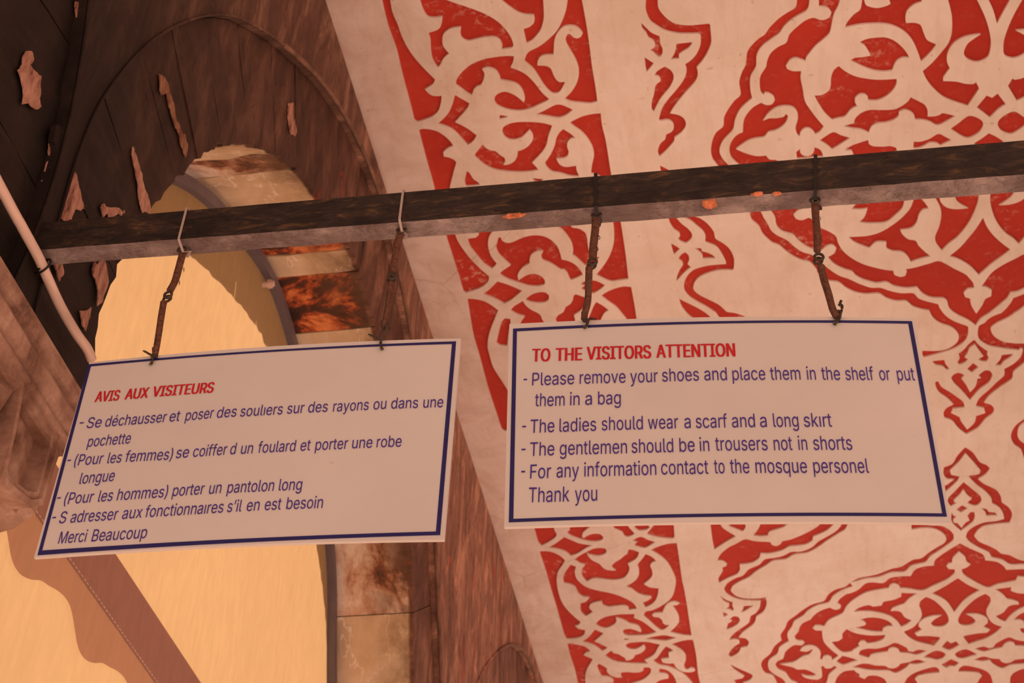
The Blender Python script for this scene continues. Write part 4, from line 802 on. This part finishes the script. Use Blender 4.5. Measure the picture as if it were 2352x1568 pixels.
def board(name_label, ext, ins_o, ins_i, rivets, th=.0065):
    T_, B_ = outline(*ext); root = None
    top = [onY(u, v, YS) for u, v in T_]; bot = [onY(u, v, YS) for u, v in B_]
    mb = MB(); k = len(top); rng = random.Random(3)
    f_ = [(p.x, YS, p.z) for p in top] + [(p.x, YS, p.z) for p in bot]; bk = [(x, y + th, z) for x, y, z in f_]
    # soften the corners
    mb.add(f_ + bk, [(i, k + i, k + i + 1, i + 1) for i in range(k - 1)] + [(2 * k + i, 2 * k + i + 1, 3 * k + i + 1, 3 * k + i) for i in range(k - 1)]
           + [(i, i + 1, 2 * k + i + 1, 2 * k + i) for i in range(k - 1)] + [(k + i, 3 * k + i, 3 * k + i + 1, k + i + 1) for i in range(k - 1)]
           + [(0, 2 * k, 3 * k, k), (k - 1, 2 * k - 1, 4 * k - 1, 3 * k - 1)])
    root = mb.build('sign_board', M['board'])
    (T1, B1), (T2_, B2) = outline(*ins_o), outline(*ins_i)
    ring_o = T1 + B1[::-1]; ring_i = T2_ + B2[::-1]; mb = MB(); n_ = len(ring_o)
    mb.add([onY(u, v, YS) + Vector((0, -.0008, 0)) for u, v in ring_o + ring_i], [(i, (i + 1) % n_, n_ + (i + 1) % n_, n_ + i) for i in range(n_)])
    mb.build('border_line', M['blue'], root)
    for u, v in rivets:
        p = onY(u, v, YS); mb = MB(); mb.ball((p.x, YS - .001, p.z), .0042, 10, (1, .6, 1)); mb.build('rivet', M['rivet'], root, smooth=True)
    return root
R1 = (1150, 720, 3.074); R2 = (1640, 720, 3.075); L1 = (70, 770, 2.958); L2 = (540, 760, 2.904)
fr_px = lambda f, x, y: (f[0] + x / f[2], f[1] + y / f[2])
en = board('en', (((1170, 744), (2102, 731), (2185, 1201), (1158, 1210)), (1640, 728), (1640, 1199)),
           ((fr_px(R1, 88, 108), fr_px(R2, 1398, 55), fr_px(R2, 1645, 1435), fr_px(R1, 58, 1475)), (1640, 738), (1640, 1187)),
           ((fr_px(R1, 115, 127), fr_px(R2, 1372, 73), fr_px(R2, 1612, 1412), fr_px(R1, 90, 1450)), (1640, 743.5), (1640, 1179.5)), [(1345, 752), (1918, 744)])
tag(en, 'white notice board in English with blue border, hanging at the right', 'sign', 'notice boards hung from the iron beam')
fr = board('fr', (((205, 832), (1058, 777), (1020, 1239), (78, 1280)), (540, 801), (540, 1252)),
           ((fr_px(L1, 395, 198), fr_px(L2, 1475, 70), fr_px(L2, 1368, 1362), fr_px(L1, 48, 1495)), (540, 809.5), (540, 1247)),
           ((fr_px(L1, 412, 212), fr_px(L2, 1447, 88), fr_px(L2, 1340, 1338), fr_px(L1, 80, 1462)), (540, 814), (540, 1238)), [(347, 837), (877, 802)])
tag(fr, 'white notice board in French with blue border, hanging at the left', 'sign', 'notice boards hung from the iron beam')
def W(f, s):
    out = []
    for part in s.split(';'):
        t = part.strip().split(' ')
        word = t[0].replace('_', ' '); a, b, c, d = map(float, t[1:5]); f1 = R2 if len(t) > 5 and t[5] == 'R' else L2 if len(t) > 5 and t[5] == 'L' else f
        out.append((word, f, a, b, f1, c, d))
    return out
def capm(f, x, yt, yb):
    a = onY(*fr_px(f, x, yb), YS); b = onY(*fr_px(f, x, yt), YS); return b.z - a.z
CE = capm(R1, 230, 752, 846); CEH = capm(R1, 240, 252, 342); CF = capm(L1, 335, 814, 888); CFH = capm(L1, 1230, 322, 392)
P_, RD = M['purple'], M['redtx']
text_line(en, W(R1, 'TO 225 342 352 338;THE 390 337 578 332;VISITORS 608 328 1062 317;ATTENTION 1098 314 153 304 R'), RD, CEH, True, 'heading')
text_line(en, W(R1, '- 163 506 188 505;Please 222 510 520 500;remove 558 498 882 490;your 915 490 1110 485;shoes 1140 482 1400 475;and 1438 473 93 473 R') +
          W(R2, 'place 127 472 362 470;them 395 470 613 469;in 650 469 722 470;the 757 470 890 471;shelf 928 471 1132 472;or 1168 472 1248 473;put 1285 474 1422 474'), P_, CE)
text_line(en, W(R1, 'them 243 657 453 652;in 490 650 558 648;a 597 647 645 645;bag 688 644 848 640'), P_, CE)
text_line(en, W(R1, '- 153 840 180 839;The 213 845 380 838;ladies 415 837 675 829;should 714 827 1003 819;wear 1040 818 1255 812;a 1297 811 1343 810;scarf 1378 810 95 807 R') +
          W(R2, 'and 127 806 292 804;a 325 804 375 803;long 413 803 600 802;skırt 635 802 835 801'), P_, CE)
text_line(en, W(R1, '- 148 1003 176 1002;The 210 1008 380 1002;gentlemen 418 1000 892 988;should 925 986 1220 980;be 1260 978 1370 975;in 1403 974 1475 973') +
          W(R2, 'trousers 8 970 378 967;not 418 967 556 966;in 590 965 662 965;shorts 702 965 975 964'), P_, CE)
text_line(en, W(R1, '- 146 1160 173 1159;For 208 1167 357 1162;any 395 1160 553 1156;information 590 1153 1098 1140;contact 1133 1138 1468 1133') +
          W(R2, 'to 0 1131 75 1130;the 113 1129 250 1129;mosque 290 1128 657 1127;personel 697 1127 1097 1127'), P_, CE)
text_line(en, W(R1, 'Thank 202 1335 487 1328;you 525 1328 682 1323'), P_, CE * 1.04)
text_line(fr, W(L1, 'AVIS 435 455 620 443;AUX 638 438 818 425;VISITEURS 845 420 1258 390'), RD, CFH, True, 'heading')
text_line(fr, W(L1, '- 337 628 365 626;Se 388 633 487 625;déchausser 512 623 933 590;et 948 588 1023 583;poser 1045 582 1252 563;des 1270 563 1403 553') +
          W(L2, 'soulıers 38 573 320 557;sur 350 554 467 548;des 490 546 620 540;rayons 652 540 893 528;ou 925 526 1013 521;dans 1043 520 1222 515;une 1255 514 1390 510'), P_, CF)
text_line(fr, W(L1, 'pochette 378 760 685 735'), P_, CF)
text_line(fr, W(L1, '- 252 884 277 882;(Pour 302 888 503 873;les 520 872 622 865;femmes) 647 862 972 845;se 993 837 1080 830;coiffer 1108 828 1342 812;d 1360 811 1408 807') +
          W(L2, 'un 38 822 125 818;foulard 155 815 413 803;et 438 802 508 797;porter 530 797 757 787;une 780 785 918 780;robe 943 778 1112 773'), P_, CF)
text_line(fr, W(L1, 'longue 330 1012 575 990'), P_, CF)
text_line(fr, W(L1, '- 183 1140 209 1138;(Pour 233 1150 437 1135;les 457 1133 562 1125;hommes) 585 1123 938 1100;porter 957 1095 1188 1080;un 1212 1080 1303 1073;pantolon 1330 1073 265 1068 L') +
          W(L2, 'long 290 1066 452 1062'), P_, CF)
text_line(fr, W(L1, '- 150 1274 176 1272;S 200 1280 258 1275;adresser 272 1275 602 1253;aux 623 1250 762 1240;fonctionnaıres 782 1238 1313 1205;s\u2019il 1340 1203 1447 1198') +
          W(L2, 'en 80 1203 168 1198;est 200 1197 313 1192;besoin 340 1190 590 1182'), P_, CF)
text_line(fr, W(L1, 'Merci 187 1417 395 1403;Beaucoup 413 1402 795 1378'), P_, CF)

# ------------------------------------------------------------------ hangers: bound wires and their ties
def yline(v, v0, v1, y0, y1): return y0 + (y1 - y0) * min(1, max(0, (v - v0) / (v1 - v0)))
def rope(mb, px, y0, y1, r0, r1, pitch=.0045):
    """tightly bound wire: a tube whose radius ripples with every turn"""
    c = catmull([onY(u, v, y0 + (y1 - y0) * i / (len(px) - 1)) for i, (u, v) in enumerate(px)], 12)
    d = [0]
    for a, b in zip(c, c[1:]): d.append(d[-1] + (b - a).length)
    n_ = max(20, int(d[-1] / pitch * 3)); pts, rr = [], []
    for i in range(n_ + 1):
        s = d[-1] * i / n_; j = max(k for k in range(len(d)) if d[k] <= s + 1e-9); j = min(j, len(c) - 2)
        t = (s - d[j]) / max(1e-9, d[j + 1] - d[j]); pts.append(c[j].lerp(c[j + 1], min(1, t)))
        tt = i / n_; rr.append((r0 + (r1 - r0) * tt) * (1 + .07 * math.sin(2 * math.pi * s / pitch)) * (1 + .07 * noise.noise(Vector((s * 40, px[0][0], 0)))))
    mb.tube(pts, rr, 10)
def strand(mb, px, y, r_, n_=8, twist=0):
    c = catmull([onY(u, v, y) for u, v in px], 8)
    if not twist: mb.tube(c, r_, 6); return
    for ph in (0, math.pi):
        q = []
        for i, p in enumerate(c):
            a = ph + i * twist; q.append(p + Vector((math.cos(a) * r_ * 1.1, math.sin(a) * r_ * 1.1, 0)))
        mb.tube(q, r_, 6)
def eye(mb, u, v, y, rx, rz, r_, tilt=0):
    p = onY(u, v, y); pts = []
    for k in range(17):
        a = 2 * math.pi * k / 16; x = rx * math.cos(a); z = rz * math.sin(a)
        pts.append(p + Vector((x * math.cos(tilt) - z * math.sin(tilt), .0015 * math.sin(a), x * math.sin(tilt) + z * math.cos(tilt))))
    mb.tube(pts, r_, 8, cap=False)
YM = 1.992
HANG = [
 dict(up=[(421, 577), (412, 610), (402, 645), (390, 668)], eye=(386, 679), lo=[(376, 694), (370, 730), (364, 770), (359, 800), (356, 814)],
      tail=[(331, 806), (341, 812), (348, 816), (350, 826), (347, 836)], lab='bound rusty wire hanger at the left end of the French board', r0=.0070, r1=.0063, top=(418, 572)),
 dict(up=[(921, 532), (912, 565), (907, 595), (903, 622)], eye=(901, 636), lo=[(899, 650), (893, 690), (886, 730), (881, 752)],
      tail=[(848, 768), (862, 775), (874, 779), (874, 792), (878, 802)], lab='bound rusty wire hanger at the right end of the French board', r0=.0070, r1=.0058, top=(922, 527), loop=True),
 dict(up=[(1369, 497), (1367, 530), (1363, 565), (1362, 592)], eye=(1361, 603), lo=[(1353, 615), (1352, 650), (1350, 690), (1343, 722), (1342, 732)],
      tail=[(1368, 732), (1357, 731), (1351, 735), (1348, 745), (1343, 753)], lab='bound rusty wire hanger at the left end of the English board', r0=.0075, r1=.0065, top=(1370, 492)),
 dict(up=[(1872, 468), (1874, 505), (1877, 540), (1877, 576)], eye=(1881, 592), lo=[(1886, 612), (1892, 640), (1903, 675), (1912, 708), (1922, 728)],
      tail=[(1932, 690), (1928, 700), (1934, 702), (1930, 722), (1927, 732), (1916, 745)], lab='bound rusty wire hanger at the right end of the English board', r0=.0068, r1=.0066, top=(1872, 459)),
]
for h in HANG:
    root = bpy.data.objects.new('wire_hanger', None); COL.objects.link(root); p = onY(*h['top'], YM + .01); root.location = p
    tag(root, h['lab'], 'wire', 'bound wire hangers')
    def part(mb, name, mat, **k):
        o = mb.build(name, mat, root, smooth=True, **k); o.matrix_parent_inverse = Matrix.Translation(p).inverted(); return o
    mb = MB(); rope(mb, h['up'], YM + .01, YM + .006, h['r0'], h['r0'] * .95); part(mb, 'upper_link', M['wire'])
    mb = MB(); rope(mb, h['lo'], YM + .006, YM + .004, h['r1'], h['r1'] * .92); part(mb, 'lower_link', M['wire'])
    for q in ((h['top'][0], h['top'][1] + 1, YM + .004, .0085, .0075, .0022), (h['eye'][0], h['eye'][1] - 2, YM + .003, .0072, .0090, .0026, .3), (h['eye'][0] - 2, h['eye'][1] + 7, YM + .007, .0066, .0085, .0026, -.3)):
        mb = MB(); eye(mb, *q); part(mb, 'eye_loop', M['twist'])
    mb = MB(); strand(mb, h['tail'], YM + .002, .0014, twist=.9)
    e = h['lo'][-1]
    for k in range(-2, 3): strand(mb, [(e[0] + k * 2.6, e[1] - 16), (e[0] + k * 2.4, e[1] - 4), (e[0] + k * 1.5 + 2, e[1] + 7)], YM + .003, .0014)
    if h.get('loop'):
        strand(mb, [(884, 745), (874, 765), (872, 777), (885, 772), (894, 755), (890, 740)], YM, .0016); strand(mb, [(915, 630), (912, 660), (905, 690), (900, 720), (896, 745)], YM, .0009); strand(mb, [(889, 670), (886, 700), (881, 730)], YM, .0008)
    else:
        r0 = random.Random(int(e[0]))
        for k in range(4):
            b = h['up'][1 if k < 2 else 2]; u = b[0] + 8; v = b[1] + r0.uniform(-8, 14); strand(mb, [(u - 3, v), (u + 2, v + 2), (u + 3, v + 6), (u, v + 8)], YM + .003, .0005)
    o = part(mb, 'wire_ends', M['twist']); o['kind'] = 'stuff'
def cable_tie(path, mat, lab, wid, group, nub=None):
    """flat strap round the beam: front run, under run, and back over the top"""
    mb = MB(); pts = []
    x_t = onY(*path[0], YB - .002); x_c = onY(*path[1], YB - .002); x_e = onY(*path[2], YB + .006)
    zc, zt = beam_z(x_t.x); yb_ = YB - .0032
    P = [Vector((x_t.x, YB + DEPB + .004, zt + .004)), Vector((x_t.x, yb_, zt + .0045)), Vector((x_c.x, yb_, x_c.z - .001)), Vector((x_e.x, YB + .010, x_e.z)), Vector((x_e.x + .004, YB + .03, beam_z(x_e.x)[0] - .004)), Vector((x_t.x, YB + DEPB + .004, beam_z(x_t.x)[0] - .003)), Vector((x_t.x, YB + DEPB + .004, zt + .004))]
    for a, b in zip(P, P[1:]):
        d = (b - a).normalized(); s = d.cross(Vector((0, -1, 0)) if abs(d.y) < .7 else Vector((0, 0, 1))).normalized() * wid / 2; nrm = d.cross(s).normalized() * .0007
        mb.add([a - s - nrm, a + s - nrm, a + s + nrm, a - s + nrm, b - s - nrm, b + s - nrm, b + s + nrm, b - s + nrm], [(0, 1, 2, 3), (7, 6, 5, 4), (0, 4, 5, 1), (1, 5, 6, 2), (2, 6, 7, 3), (3, 7, 4, 0)])
    o = mb.build('cable_tie', mat); tag(o, lab, 'cable tie', group)
    if nub:
        p = onY(*nub, YB + .03); mb = MB(); mb.box(p.x - .004, p.x + .004, p.y - .003, p.y + .003, p.z - .004, p.z + .006); bm_ = bmesh.new(); me = mesh('lock_head', mb.v, mb.f); bm_.from_mesh(me); bmesh.ops.bevel(bm_, geom=bm_.edges[:], offset=.0012, segments=2, affect='EDGES'); bm_.to_mesh(me); bm_.free(); link('lock_head', me, mat, o)
G_ = 'cable ties round the beam'
cable_tie([(427, 487), (411, 549), (419, 575)], M['tiew'], 'white cable tie round the beam, leftmost of the four over the boards', .0045, G_, (427, 586))
cable_tie([(926, 441), (918, 504), (922, 527)], M['tiew'], 'white cable tie round the beam above the French board\'s right end', .0045, G_, (931, 547))
cable_tie([(1368, 406), (1368, 472), (1370, 491)], M['tieb'], 'black cable tie round the beam above the English board\'s left end', .0062, G_)
cable_tie([(1874, 364), (1873, 434), (1872, 455)], M['tieb'], 'black cable tie round the beam above the English board\'s right end', .0062, G_)

# ------------------------------------------------------------------ white cable along the springing
mb = MB()
cp = [(0, 428), (50, 520), (88, 590), (110, 640), (140, 705), (175, 765), (200, 800), (211, 826)]
xc_ = XW + .018
mb.tube(catmull([Vector((xc_, -1.5, 2.04 + EYE)), Vector((xc_, .3, 2.07 + EYE)), Vector((xc_, 1.2, 2.06 + EYE))] + [onX(u, v, xc_) for u, v in cp], 8), .0102, 10)
o = mb.build('electric_cable', M['cable'], smooth=True); tag(o, 'thick weathered white cable running along the sooty wall', 'cable')
mb = MB(); p = onX(98, 606, XW + .018)
dirc = (onX(110, 640, XW + .018) - onX(88, 590, XW + .018)).normalized(); a1 = dirc.cross(Vector((1, 0, 0))).normalized(); a2 = dirc.cross(a1).normalized()
for s in (0,): mb.tube([p + dirc * (s + .012 * math.sin(k * math.pi / 8) * .5) + (a1 * math.cos(k * math.pi / 8) + a2 * math.sin(k * math.pi / 8)) * (.0125 + .0004 * k) + dirc * (.00035 * k) for k in range(25)], .0022, 6, cap=False)
o = mb.build('cable_tie', M['tieb'], smooth=True); tag(o, 'black tie binding the white cable at the beam\'s left end', 'cable tie')

# ------------------------------------------------------------------ awning filling the arch
XCN = -1.712
def inner(t, d): 
    r_ = r_int(t) - d; return (YC + r_ * math.cos(R(t)), ZS + r_ * math.sin(R(t)))
TS = [-12 + i * 3 for i in range(68)]
root = bpy.data.objects.new('canvas_awning', None); COL.objects.link(root); root.location = (XCN, YC, 0)
tag(root, 'cream canvas awning on a grey steel frame filling the stone arch', 'awning')
def apart(mb, name, mat, smooth=False, **k):
    o = mb.build(name, mat, root, smooth=smooth, **k); o.matrix_parent_inverse = Matrix.Translation(root.location).inverted(); return o
mb = MB(); rim = [inner(t, .05) for t in TS]; zb_ = .9
ys = [rim[0][0]] + [p[0] for p in rim] + [rim[-1][0]]; poly = [(rim[0][0], zb_)] + rim + [(rim[-1][0], zb_)]
bm_ = bmesh.new()
bv = [bm_.verts.new((XCN, y, z)) for y, z in poly]; bf = bm_.faces.new(bv)
bmesh.ops.triangulate(bm_, faces=[bf]); me = bpy.data.meshes.new('canvas_sheet'); bm_.to_mesh(me); bm_.free()
o = link('canvas_sheet', me, M['canvas'], root); o.matrix_parent_inverse = Matrix.Translation(root.location).inverted()
def tubering(d0, d1, x0, x1):
    mb = MB(); sec = [(d0, x1), (d1, x1), (d1, x0), (d0, x0)]; rows = []
    path = [None] + TS + [None]
    for j, t in enumerate(path):
        r_ = []
        for d, x in sec:
            if t is None:
                y, z = inner(TS[0] if j == 0 else TS[-1], d); z = zb_
            else: y, z = inner(t, d)
            r_.append((x, y, z))
        rows.append(r_)
    vs = [p for r_ in rows for p in r_]; fs = []
    for j in range(len(rows) - 1):
        for k in range(4): fs.append((j * 4 + k, (j + 1) * 4 + k, (j + 1) * 4 + (k + 1) % 4, j * 4 + (k + 1) % 4))
    mb.add(vs, fs); return mb
apart(tubering(.026, .066, XCN - .02, XCN + .028), 'frame', M['frame'])
# valance with a scalloped edge, its doubled hem and a row of stitches
XVL = XCN + .012
SCP = [(-30, 1110), (0, 1185), (15, 1234), (36, 1300), (51, 1330), (75, 1343), (95, 1345), (113, 1345), (134, 1357), (152, 1375), (163, 1398), (170, 1434), (179, 1485), (194, 1512), (215, 1522), (235, 1522), (254, 1521), (272, 1530), (292, 1568)]
sc = [onX(u, v, XVL) for u, v in SCP]; zhem = onX(265, 1275, XVL).z; zst = onX(250, 1415, XVL).z
per = onX(254, 1521, XVL).y - onX(113, 1345, XVL).y
base = [(p.y, p.z) for p in sc if onX(113, 1345, XVL).y - .001 <= p.y < onX(254, 1521, XVL).y - .001]
yl, yr = YC - 1.52, YC + 1.50
sc_all = []
for k in range(-4, 8):
    for y, z in base:
        if yl < y + k * per < yr: sc_all.append((y + k * per, z))
sc_all = [(yl, sc_all[0][1])] + sc_all + [(yr, sc_all[-1][1])]
sc_s = catmull([Vector((0, y, z)) for y, z in sc_all], 4)
mb = MB(); k = len(sc_s); mb.add([(XVL, p.y, p.z) for p in sc_s] + [(XVL, p.y, zst) for p in sc_s], [(i, i + 1, k + i + 1, k + i) for i in range(k - 1)])
apart(mb, 'valance', M['valance'], label='scalloped valance edge in shade')
mb = MB(); mb.box(XVL - .001, XVL + .003, yl, yr, zst - .004, zhem); apart(mb, 'hem', M['hem'], label='doubled brown hem above the scallops')
mb = MB(); y = yl + .02
while y < yr - .02:
    mb.box(XVL + .003, XVL + .0042, y, y + .011, zst + .001, zst + .003); y += .019
o = apart(mb, 'stitches', M['stitch']); o['kind'] = 'stuff'
p = onX(622, 652, XCN + .03); mb = MB(); mb.tube([p + Vector((-.03, 0, 0)), p + Vector((.012, 0, 0))], .011, 12); mb.tube([p + Vector((-.01, 0, 0)), p + Vector((.004, 0, 0))], .017, 6)
apart(mb, 'bolt', M['cable'], label='rusty pink bolt in the frame')

# ------------------------------------------------------------------ column with its muqarnas capital
XCC, YCC = -1.66, 2.0
root = bpy.data.objects.new('stone_column', None); COL.objects.link(root); root.location = (XCC, YCC, 0)
tag(root, 'stained marble column with faceted stalactite capital under the arch springing', 'column')
def cpart(mb, name, **k):
    o = mb.build(name, M['cap'], root, **k); o.matrix_parent_inverse = Matrix.Translation(root.location).inverted(); return o
def sq_ring(h, z, n_=8):
    """points round a square of half width h"""
    out = []
    for s in range(4):
        for i in range(n_):
            t = -1 + 2 * i / n_
            x, y = ((h, t * h), (-t * h, h), (-h, -t * h), (t * h, -h))[s]; out.append((XCC + x, YCC + y, z))
    return out
def stack(rings):
    mb = MB(); n_ = len(rings[0]); mb.add([p for r_ in rings for p in r_], [(j * n_ + i, j * n_ + (i + 1) % n_, (j + 1) * n_ + (i + 1) % n_, (j + 1) * n_ + i) for j in range(len(rings) - 1) for i in range(n_)] + [tuple(range(n_ - 1, -1, -1)), tuple((len(rings) - 1) * n_ + i for i in range(n_))])
    return mb
Z0 = ZI
prof_ = [(.315, 0), (.317, -.020), (.311, -.034), (.299, -.042), (.308, -.048), (.319, -.068), (.314, -.088), (.300, -.103), (.298, -.106), (.306, -.108), (.306, -.113), (.298, -.117), (.295, -.138), (.285, -.142)]
cpart(stack([sq_ring(h, Z0 + z, 2) for h, z in prof_][::-1]), 'abacus')
XP = XCC + .300
def pl(px): return [(onX(u, v, XP).y - YCC, onX(u, v, XP).z) for u, v in px]
OUT_ = pl([(52, 868), (135, 1000), (150, 1005), (140, 1045), (129, 1076), (114, 1125), (103, 1159), (76, 1166), (45, 1142), (18, 1122), (6, 1100), (14, 1075), (30, 1010), (46, 930)])
INN_ = pl([(60, 895), (112, 985), (124, 998), (116, 1030), (108, 1058), (98, 1100), (90, 1129), (69, 1128), (45, 1110), (24, 1090), (22, 1070), (30, 1040), (40, 990), (52, 930)])
MID_ = [((a[0] + b[0]) / 2, (a[1] + b[1]) / 2) for a, b in zip(OUT_, INN_)]
def panel(mirror):
    s = -1 if mirror else 1; n_ = len(OUT_); vs = []
    for ring, x in ((OUT_, XP - .05), (OUT_, XP - .004), (MID_, XP), (MID_, XP - .007), (INN_, XP - .004), (INN_, XP - .045)):
        vs += [(x, YCC + s * y, z) for y, z in ring]
    fs = [(j * n_ + i, j * n_ + (i + 1) % n_, (j + 1) * n_ + (i + 1) % n_, (j + 1) * n_ + i) for j in range(5) for i in range(n_)]
    ctr = pl([(72, 1040), (66, 965)]); b = len(vs); vs += [(XP - .026, YCC + s * ctr[0][0], ctr[0][1]), (XP - .012, YCC + s * ctr[1][0], ctr[1][1])]
    # folded floor of the niche: two ridges meet above its middle
    for i in range(n_): fs.append((5 * n_ + i, 5 * n_ + (i + 1) % n_, b + (1 if i in (0, 13, 12) else 0)))
    fs.append((5 * n_ + 12, b + 1, b)); fs.append((5 * n_ + 1, b, b + 1))
    if mirror: fs = [f[::-1] for f in fs]
    return vs, fs
def rotd(vs, k):
    out = []
    for x, y, z in vs:
        dx, dy = x - XCC, y - YCC
        for _ in range(k): dx, dy = -dy, dx
        out.append((XCC + dx, YCC + dy, z))
    return out
for k in range(4):
    for mi in (False, True):
        vs, fs = panel(mi); mb = MB(); mb.add(rotd(vs, k), fs); cpart(mb, 'niche_panel')
    # folded rib between the two niches and the drop at the corner
    yy = .075
    P = [(XP - .012, YCC - yy, Z0 - .14), (XP - .012, YCC + yy, Z0 - .14), (XP - .045, YCC, Z0 - .14), (XP - .03, YCC - yy * .8, Z0 - .25), (XP - .03, YCC + yy * .8, Z0 - .25), (XP - .002, YCC, Z0 - .24), (XP - .02, YCC, Z0 - .33), (XP - .06, YCC - yy, Z0 - .32), (XP - .06, YCC + yy, Z0 - .32)]
    mb = MB(); mb.add(rotd(P, k), [(0, 3, 5), (0, 5, 2), (2, 5, 1), (1, 5, 4), (3, 7, 6), (3, 6, 5), (5, 6, 4), (4, 6, 8)]); cpart(mb, 'folded_rib')
def rect(h, z): return sq_ring(h, Z0 + z, 2)
cpart(stack([rect(.165, -.44), rect(.20, -.36), rect(.225, -.325), rect(.255, -.30), rect(.262, -.13)]), 'core')
cpart(stack([rect(.17, -.47), rect(.205, -.462), rect(.215, -.448), rect(.205, -.436), rect(.18, -.43)]), 'necking')
mb = MB(); rg = []
for z, r_ in ((0, .24), (.12, .24), (.16, .19), (.2, .175), (2.0, .172), (Z0 - .45, .165)):
    rg.append([(XCC + r_ * math.cos(2 * math.pi * k / 24), YCC + r_ * math.sin(2 * math.pi * k / 24), z) for k in range(24)])
cpart(stack(rg), 'shaft', smooth=True)
